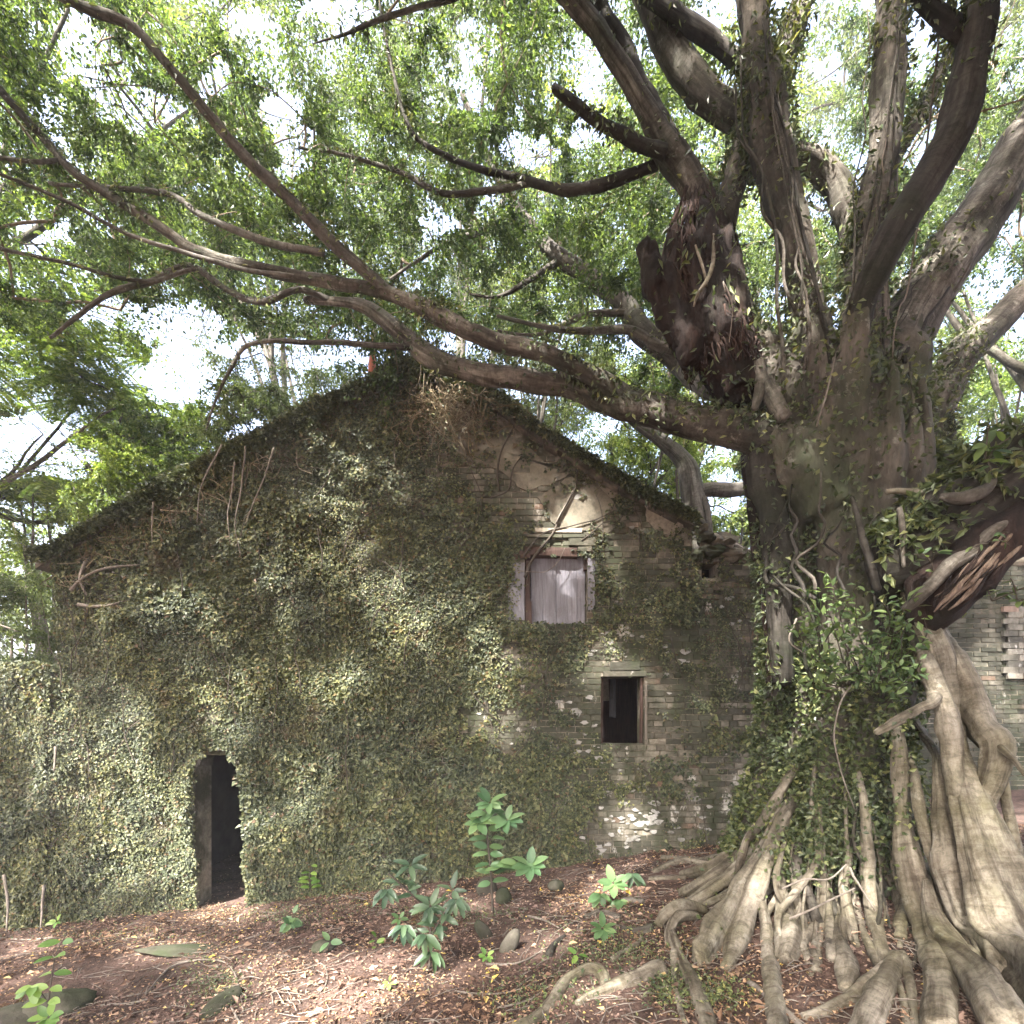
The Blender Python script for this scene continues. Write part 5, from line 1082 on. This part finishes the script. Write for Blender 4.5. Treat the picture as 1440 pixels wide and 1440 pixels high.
# ------------------------------------------------------------------ plants with leaves of their own
def leaf_mesh(name, m, w=.42, fold=.10, curl=.12, lobed=False):
    n = 7; t = np.linspace(0, 1, n); wd = w * np.sin(np.pi * t ** .85) ** .62 * .5
    if lobed: wd = wd * (1 + .13 * np.sin(t * 24))
    wd[0] = .012; wd[-1] = .004; z = -curl * t ** 2
    V = np.concatenate([np.column_stack([np.zeros(n), t, z]), np.column_stack([wd, t + .03 * wd, z + fold * wd * 2]), np.column_stack([-wd, t + .03 * wd, z + fold * wd * 2])])
    i = np.arange(n - 1); Q = np.concatenate([np.stack([i, i + n, i + n + 1, i + 1], 1), np.stack([i, i + 1, i + 2 * n + 1, i + 2 * n], 1)])
    mb = MB(); mb.add(V, Q); me = mb.mesh(name); me.materials.append(m); return me
LM = {k: leaf_mesh('leaf', M[m], w, f, c, lb) for k, (m, w, f, c, lb) in dict(oval=('leaf_plant', .50, .12, .15, False), dark=('leaf_plant_dark', .36, .2, .3, True), lime=('leaf_lime', .5, .12, .12, False), shrub=('leaf_shrub', .46, .14, .18, False)).items()}
def orient(d, up=(0, 0, 1), roll=0.0):
    y = Vector(d).normalized(); u = Vector(up); z = (u - y * u.dot(y))
    if z.length < 1e-3: z = Vector((1, 0, 0))
    z.normalize(); x = y.cross(z); q = Matrix((x, y, z)).transposed().to_quaternion()
    return q @ Euler((0, roll, 0)).to_quaternion()
def plant(name, label, cat, px, py, stems, lf, size, m='stem', group=None, D=None):
    """stems: list of (tip px offsets along the stem, number of leaves, mode); every leaf is a piece of its own"""
    D = D or gD(px, py); b = P(px, py, D); b[2] = float(ground_z(b[0], b[1])); root_ = empty(name, tuple(b), label, cat, group); s = D / FOC
    for pts, nl, mode, rad in stems:
        q = [b + np.array([a * s, dd, c * s]) for a, c, dd in pts]; mb = MB(); C = tube(mb, q, np.linspace(rad, rad * .5, len(q)), 6, .03, int(px), .05); build(mb, 'stem', M[m], root_)
        for k in range(nl):
            if mode == 'pair': t = .28 + .72 * (k // 2 + .5) / (nl / 2); sd = -1 if k % 2 else 1; p = C[min(int(t * (len(C) - 1)), len(C) - 1)]; d = np.array([sd * .9, -.35 + rng.normal(0, .25), .12 + rng.normal(0, .12)])
            elif mode == 'whorl': a = k / nl * 2 * math.pi + rng.normal(0, .15); p = C[-1]; d = np.array([math.cos(a), -.45 + .5 * math.sin(a), .55 * math.sin(a) + .1])
            elif mode == 'droop': a = k / nl * 2 * math.pi + rng.normal(0, .2); p = C[-1]; d = np.array([math.cos(a) * .8, -.5, -.5 + .45 * math.sin(a)])
            else: t = .35 + .65 * k / max(nl - 1, 1); p = C[min(int(t * (len(C) - 1)), len(C) - 1)]; d = rng.normal(size=3) * [1, .7, .5] + [0, -.3, .2]
            place(LM[lf], 'leaf', root_, p + norm(np.array(d)) * .01, orient(d, (0, -.55, .9), rng.normal(0, .25)), size * rng.uniform(.8, 1.15))
    return root_
plant('sapling', 'upright sapling with paired oval leaves in front of the wall', 'sapling', 693, 1284, [([(0, 0, 0), (-3, 60, 0), (-8, 110, 0), (-8, 150, 0)], 18, 'pair', .012), ([(-8, 110, 0), (-6, 135, -.03), (-4, 156, -.05)], 8, 'whorl', .006), ([(-6, 100, 0), (6, 118, -.05), (20, 132, -.05)], 8, 'whorl', .006), ([(-8, 110, 0), (-16, 120, -.05), (-20, 128, -.05)], 6, 'whorl', .005),
      ([(-4, 55, 0), (14, 66, -.04), (36, 72, -.06), (46, 70, -.06)], 8, 'pair', .006), ([(36, 72, -.06), (46, 72, -.07), (52, 70, -.08)], 8, 'whorl', .005)], 'oval', .165)
plant('lobed_plant', 'broad dark green plant with drooping toothed leaves at centre foot of the wall', 'plant', 604, 1362, [([(0, 0, 0), (2, 40, 0), (-10, 80, .1), (-50, 118, .1), (-62, 128, .1)], 8, 'pair', .012), ([(-10, 80, .1), (-40, 112, .05), (-60, 112, 0)], 7, 'droop', .007), ([(-10, 84, .1), (-28, 118, .1), (-30, 140, .1)], 5, 'whorl', .006), ([(0, 40, 0), (20, 78, 0), (38, 98, 0)], 8, 'droop', .008), ([(10, 60, 0), (30, 92, .1), (30, 104, .1)], 5, 'whorl', .006),
      ([(0, 36, 0), (-20, 62, -.05), (-34, 66, -.06)], 8, 'droop', .008), ([(0, 20, 0), (5, 28, -.1), (6, 34, -.12)], 5, 'droop', .007), ([(0, 40, 0), (2, 64, .05), (0, 84, .05)], 9, 'whorl', .007), ([(0, 30, 0), (-4, 52, -.1), (-2, 58, -.12)], 8, 'droop', .007), ([(-10, 80, .1), (-34, 104, .1), (-44, 122, .12)], 9, 'spray', .007), ([(0, 40, 0), (14, 66, .05), (26, 84, .05)], 11, 'spray', .007)], 'dark', .135)
plant('lime_sprig', 'lime green sprig with paired leaves at the lower left corner', 'sprig', 62, 1455, [([(0, 0, 0), (8, 60, 0), (16, 110, 0), (24, 140, .05)], 10, 'pair', .006), ([(8, 40, 0), (-6, 62, 0), (-14, 70, 0)], 6, 'droop', .005), ([(0, 10, 0), (10, 24, -.05), (16, 30, -.05)], 9, 'whorl', .005)], 'lime', .115)
plant('seedling', 'five leaved blue green seedling below the right end of the wall', 'seedling', 889, 1246, [([(0, 0, 0), (0, 18, 0)], 6, 'droop', .006)], 'dark', .17)
plant('seedling', 'bright green seedling among litter left of the root fan', 'seedling', 856, 1272, [([(0, 0, 0), (4, 20, 0), (6, 30, 0)], 7, 'whorl', .006), ([(0, 8, 0), (-12, 16, 0)], 5, 'droop', .004), ([(0, 4, 0), (14, 10, -.05)], 4, 'droop', .004)], 'oval', .15)
plant('seedling', 'small rosette seedling beside the half buried roots', 'seedling', 847, 1318, [([(0, 0, 0), (0, 12, 0)], 8, 'whorl', .005)], 'oval', .115)
plant('seedling', 'two leaved pale seedling on the litter above the pale root', 'seedling', 810, 1352, [([(0, 0, 0), (2, 10, 0)], 3, 'whorl', .004)], 'lime', .085)
plant('seedling', 'tiny fern like seedling below the tilted stones', 'seedling', 684, 1352, [([(0, 0, 0), (0, 8, 0)], 7, 'whorl', .004)], 'lime', .06)
plant('seedling', 'bright leafy sprout at the wall foot right of the doorway', 'seedling', 438, 1262, [([(0, 0, 0), (-2, 24, 0), (0, 46, 0)], 9, 'pair', .005)], 'lime', .13)
plant('seedling', 'feathery green tuft at the wall foot near the doorway', 'seedling', 412, 1310, [([(0, 0, 0), (0, 24, 0)], 12, 'spray', .005), ([(0, 0, 0), (-10, 14, 0)], 6, 'spray', .004)], 'oval', .11)
plant('seedling', 'two leaved sprout over the litter left of the dark plant', 'seedling', 460, 1340, [([(0, 0, 0), (4, 16, 0)], 3, 'whorl', .004)], 'oval', .11)
plant('seedling', 'small green sprout left of the toothed plant, upper one of two', 'seedling', 562, 1300, [([(0, 0, 0), (0, 8, 0)], 5, 'whorl', .004)], 'oval', .085)
plant('seedling', 'small lime sprout left of the toothed plant, lower one of two', 'seedling', 528, 1336, [([(0, 0, 0), (0, 10, 0), (2, 18, 0)], 5, 'spray', .004)], 'lime', .075)
plant('seedling', 'yellow green sprout at the foot of the wall left of the door', 'seedling', 84, 1310, [([(0, 0, 0), (-4, 14, 0)], 5, 'whorl', .004)], 'lime', .085)
plant('seedling', 'pale sprout in the litter at the bottom edge left of centre', 'seedling', 548, 1392, [([(0, 0, 0), (0, 10, 0)], 5, 'whorl', .004)], 'lime', .05)
plant('seedling', 'green sprout at the base of the wall beside the left root fan', 'seedling', 1030, 1188, [([(0, 0, 0), (0, 8, 0)], 5, 'whorl', .004), ([(0, 0, 0), (10, 8, 0)], 4, 'whorl', .004)], 'lime', .11)

def trunk_shrub():
    b = P(1215, 960, 3.75); root_ = empty('epiphytic_shrub', tuple(b), 'leafy light green shrub growing out of the banyan trunk', 'shrub'); r = np.random.default_rng(55); LC = []; LT = []
    for k in range(38):
        px, py = r.uniform(1100, 1318), r.uniform(795, 972)
        if ((px - 1215) / 118) ** 2 + ((py - 882) / 92) ** 2 > 1: px, py = 1215 + (px - 1215) * .7, 880 + (py - 880) * .7
        a = P(1215 + (px - 1215) * .45 + r.normal(0, 14), 955 + (py - 880) * .25 + r.normal(0, 12), 4.0); c = P(px, py, r.uniform(3.3, 3.7)); m = (a + c) / 2 + r.normal(0, .05, 3); mb = MB(); C = tube(mb, [a, m, c], [.006, .004, .002], 5, .05, k, .05); build(mb, 'stem', M['stem'], root_)
        for j in range(17):
            p = C[int((.3 + .7 * r.random()) * (len(C) - 1))] + r.normal(0, .03, 3); d = r.normal(size=3) * [1, .6, .6] + [0, -.35, .05]
            if j < 6: place(LM['shrub'], 'leaf', root_, p, orient(d, (0, -.5, .9), r.normal(0, .3)), r.uniform(.05, .085))
            else: LC.append(p); LT.append(d)
    mb = MB(); n = len(LC); s_ = r.uniform(.05, .085, n); leaves(mb, np.array(LC), norm(np.array([0, -.5, .9]) + r.normal(size=(n, 3)) * .4), np.array(LT), s_, s_ * .5); build(mb, 'foliage', M['leaf_shrub'], root_, sm=False, kind='stuff')
trunk_shrub()
def side_sprig(label, c, n, sz, seed):
    b = P(*c); root_ = empty('leafy_sprig', tuple(b), label, 'sprig', 'sprigs sprouting from the broken limb'); r = np.random.default_rng(seed)
    for k in range(3):
        mb = MB(); e = b + r.normal(0, .1, 3) + [0, -.08, .02]; C = tube(mb, [b, (b + e) / 2 + [0, 0, .03], e], [.006, .005, .003], 5, .03, k, 0); build(mb, 'stem', M['stem'], root_)
        for j in range(n // 3):
            d = r.normal(size=3) * [1, .6, .5] + [0, -.3, -.1]; place(LM['shrub'], 'leaf', root_, C[int(r.uniform(.3, 1) * (len(C) - 1))], orient(d, (0, -.5, .9), r.normal(0, .3)), sz * r.uniform(.8, 1.2))
side_sprig('sprig of green leaves beside the neighbour wall under the rotten bough', (1395, 845, 3.5), 15, .075, 3)
side_sprig('sprig of narrow leaves on top of the broken limb', (1385, 650, 3.35), 15, .10, 4)
side_sprig('small pale sprig on the rotten bough', (1390, 765, 3.3), 9, .055, 5)
side_sprig('leaf tuft in front of the hollow behind the trunk', (1310, 790, 3.5), 12, .07, 6)
side_sprig('sprig at the right picture edge above the pale roots', (1432, 850, 3.4), 9, .07, 7)

# ------------------------------------------------------------------ litter, twigs and stones
def litter():
    r = np.random.default_rng(66); mb = MB(); n = 120000
    y = 1.3 + 5.3 * r.random(n) ** 1.0; x = r.uniform(-1.45, 1.2, n) * y + r.normal(0, .1, n); k = (x < 6) & (x > -8.4); x, y = x[k], y[k]; k = r.random(len(x)) < .62 + .9 * n2(x * 1.3, y * 1.3, 41, 3); x, y = x[k], y[k]
    xi = r.uniform(DOOR[0] - 1.6, DOOR[1] + .5, 1500); yi = r.uniform(WY - .2, WY + 5.2, 1500); x, y = np.concatenate([x, xi]), np.concatenate([y, yi]); n = len(x)
    C = np.stack([x, y, ground_z(x, y) + r.uniform(.002, .024, n)], 1); N = norm(np.array([0, 0, 1.]) + r.normal(size=(n, 3)) * .45); T = rdir_s(r, n) * [1, 1, .25]; s = r.uniform(.012, .034, n) * (1 + (r.random(n) < .07) * 1.4) * np.interp(y, [1, 3, 6], [.8, 1, 1.25]); leaves(mb, C, N, T, s, s * .55, .3)
    build(mb, 'leaf_litter', M['litter'], sm=False, label='brown and yellow fallen leaves covering the ground', cat='leaf litter', kind='stuff')
    mb = MB()
    for k in range(1700):
        yy = r.uniform(1.8, 6.2); xx = r.uniform(-1.05, 1.05) * yy
        if xx > 6: continue
        a = r.uniform(0, math.pi); L = r.uniform(.05, .28); h = ground_z(xx, yy) + .018; d = np.array([math.cos(a), math.sin(a), 0]) * L; q = np.array([xx, yy, float(h)]); e = q + d; e[2] = float(ground_z(e[0], e[1])) + .02; tube(mb, [q, (q + e) / 2 + r.normal(0, .012, 3), e], [.003, .0035, .002], 4, .06, k, 0, cap=False)
    build(mb, 'twig_litter', M['deadtwig'], label='thin broken twigs strewn over the leaf litter', cat='twigs', kind='stuff')
    mb = MB(); n = 5200; cxy = [(640, 1290, 60, 10), (880, 1310, 60, 30), (760, 1400, 50, 30), (1000, 1400, 30, 20), (500, 1275, 60, 14), (120, 1318, 120, 12), (400, 1290, 40, 12), (940, 1395, 20, 20), (870, 1345, 50, 14), (300, 1385, 30, 30)]
    P_ = []
    for k in range(n):
        a = cxy[r.integers(len(cxy))]; px, py = r.normal(a[0], a[2]), r.normal(a[1], a[3] * .7); 
        if py < 1225 or py > 1600: continue
        P_.append((px, py))
    P_ = np.array(P_); D = np.full(len(P_), 4.0)
    for it in range(14): D = .5 * D + .5 * (CAMZ - ground_z((P_[:, 0] - CX) / FOC * D, D)) * FOC / np.maximum(P_[:, 1] - HY, 20)
    x = (P_[:, 0] - CX) / FOC * D; ok = D < 6.35; x, D = x[ok], D[ok]; n = len(x); C = np.stack([x, D, ground_z(x, D) + r.uniform(.005, .05, n)], 1); s = r.uniform(.015, .032, n); leaves(mb, C, norm(np.array([0, -.3, 1.]) + r.normal(size=(n, 3)) * .5), rdir_s(r, n), s, s * .6)
    build(mb, 'ground_moss_plants', M['leaf_creeper'], sm=False, label='tiny green ground cover sprouting through the litter', cat='ground cover', kind='stuff')
litter()
TW = [([(425, 1000), ], '')]
def twig(label, pts, r, m='deadtwig', name='fallen_twig', lift=.012):
    mb = MB(); q = []
    for a, b in pts: p = P(a, b, gD(a, b)); p[2] = float(ground_z(p[0], p[1])) + lift; q.append(p)
    tube(mb, q, np.linspace(r, r * .5, len(q)), 7, .04, int(pts[0][0]), .12, wob=.01); return build(mb, name, M[m], label=label, cat='twig', group='twigs and vines on the ground')
twig('long looping pale vine lying on the ground left of centre', [(205, 1400), (240, 1362), (280, 1352), (312, 1354), (328, 1368), (336, 1390), (342, 1424)], .009)
twig('straight pale twig inside the looping vine', [(142, 1416), (180, 1414), (215, 1406), (240, 1398)], .009)
twig('thin reddish twig crossing the looping vine', [(165, 1406), (220, 1395), (270, 1378), (305, 1376)], .006)
twig('curved vine hook on the sunlit ground', [(395, 1370), (430, 1364), (450, 1356), (460, 1368), (456, 1390), (432, 1406), (390, 1408)], .006)
twig('short forked twig below the looping vine', [(325, 1418), (336, 1438), (352, 1450)], .008)
twig('pale twig lying along the left wall foot', [(16, 1322), (40, 1323), (74, 1320)], .010)
twig('pale twig left of the toothed plant', [(480, 1260), (505, 1264), (528, 1270)], .010)
twig('long straight pale twig left of the tilted stones', [(684, 1358), (712, 1358), (738, 1352), (770, 1332)], .011)
twig('long twig crossing the litter near the bottom centre', [(640, 1396), (690, 1400), (725, 1395), (760, 1380)], .008)
twig('pale twig beside the dark bark fragment', [(742, 1290), (765, 1296), (785, 1306)], .012)
twig('slender twig pointing to the pale root', [(700, 1420), (740, 1410), (762, 1396)], .008)
twig('dark bark fragment lying in the litter', [(772, 1346), (780, 1332), (795, 1320)], .034, 'limb_dark', 'bark_fragment', .02)
twig('thin vine along the ground right of the doorway', [(345, 1322), (375, 1314), (400, 1312)], .007)
def stone(label, px, py, r, seed, rough=.22, rot=0, up=.5):
    p = P(px, py, gD(px, py)); z = float(ground_z(p[0], p[1])); root_ = None; mb = MB(); blob(mb, (0, 0, 0), r, seed, rough, 18, 11, 1.4)
    V = mb.v[0]; c, s = math.cos(rot), math.sin(rot); V = np.column_stack([V[:, 0] * c - V[:, 2] * s, V[:, 1], V[:, 0] * s + V[:, 2] * c]) + np.array([p[0], p[1], z + r[2] * up]); mb.v[0] = V
    return build(mb, 'stone', M['stone'], label=label, cat='stone', group='mossy stones on the ground')
stone('large flat mossy stone at the lower left corner', 85, 1418, (.24, .20, .085), 1)
stone('dark mossy stone at the bottom left edge', 20, 1436, (.26, .2, .06), 2)
stone('flat mossy slab beneath the looping vine', 312, 1412, (.10, .24, .03), 3, .12)
stone('small mossy stone in the litter below the wall', 455, 1334, (.11, .1, .05), 4)
stone('tilted mossy stone, left one of the pair behind the seedling', 680, 1318, (.06, .05, .12), 5, .15, .6, .35)
stone('tilted mossy stone, right one of the pair behind the seedling', 716, 1336, (.065, .05, .13), 6, .15, -.5, .35)
stone('square mossy stone at the foot of the sapling', 684, 1256, (.12, .08, .12), 7, .15)
stone('low mossy stone just right of the sapling stem', 708, 1268, (.09, .08, .1), 8, .15)
stone('brown half buried stone by the wall foot', 782, 1250, (.09, .1, .06), 9)
stone('flat dark stone in the shaded litter at left', 262, 1338, (.45, .14, .03), 10, .15)

# ------------------------------------------------------------------ haze volume added to wash out the canopy
def haze():
    hz = bpy.data.materials.new('added haze'); hz.use_nodes = True; t_ = hz.node_tree; t_.nodes.clear()
    ho = t_.nodes.new('ShaderNodeOutputMaterial'); hv = t_.nodes.new('ShaderNodeVolumePrincipled')
    hv.inputs['Color'].default_value = (.94, .95, 1, 1); hv.inputs['Density'].default_value = .0022
    t_.links.new(hv.outputs[0], ho.inputs['Volume'])
    mb = MB(); box(mb, (-95, -62, -3.2), (95, 165, 26)); build(mb, 'haze', hz, sm=False, kind='stuff', label='thin haze added to pale the trees', cat='haze')
haze()
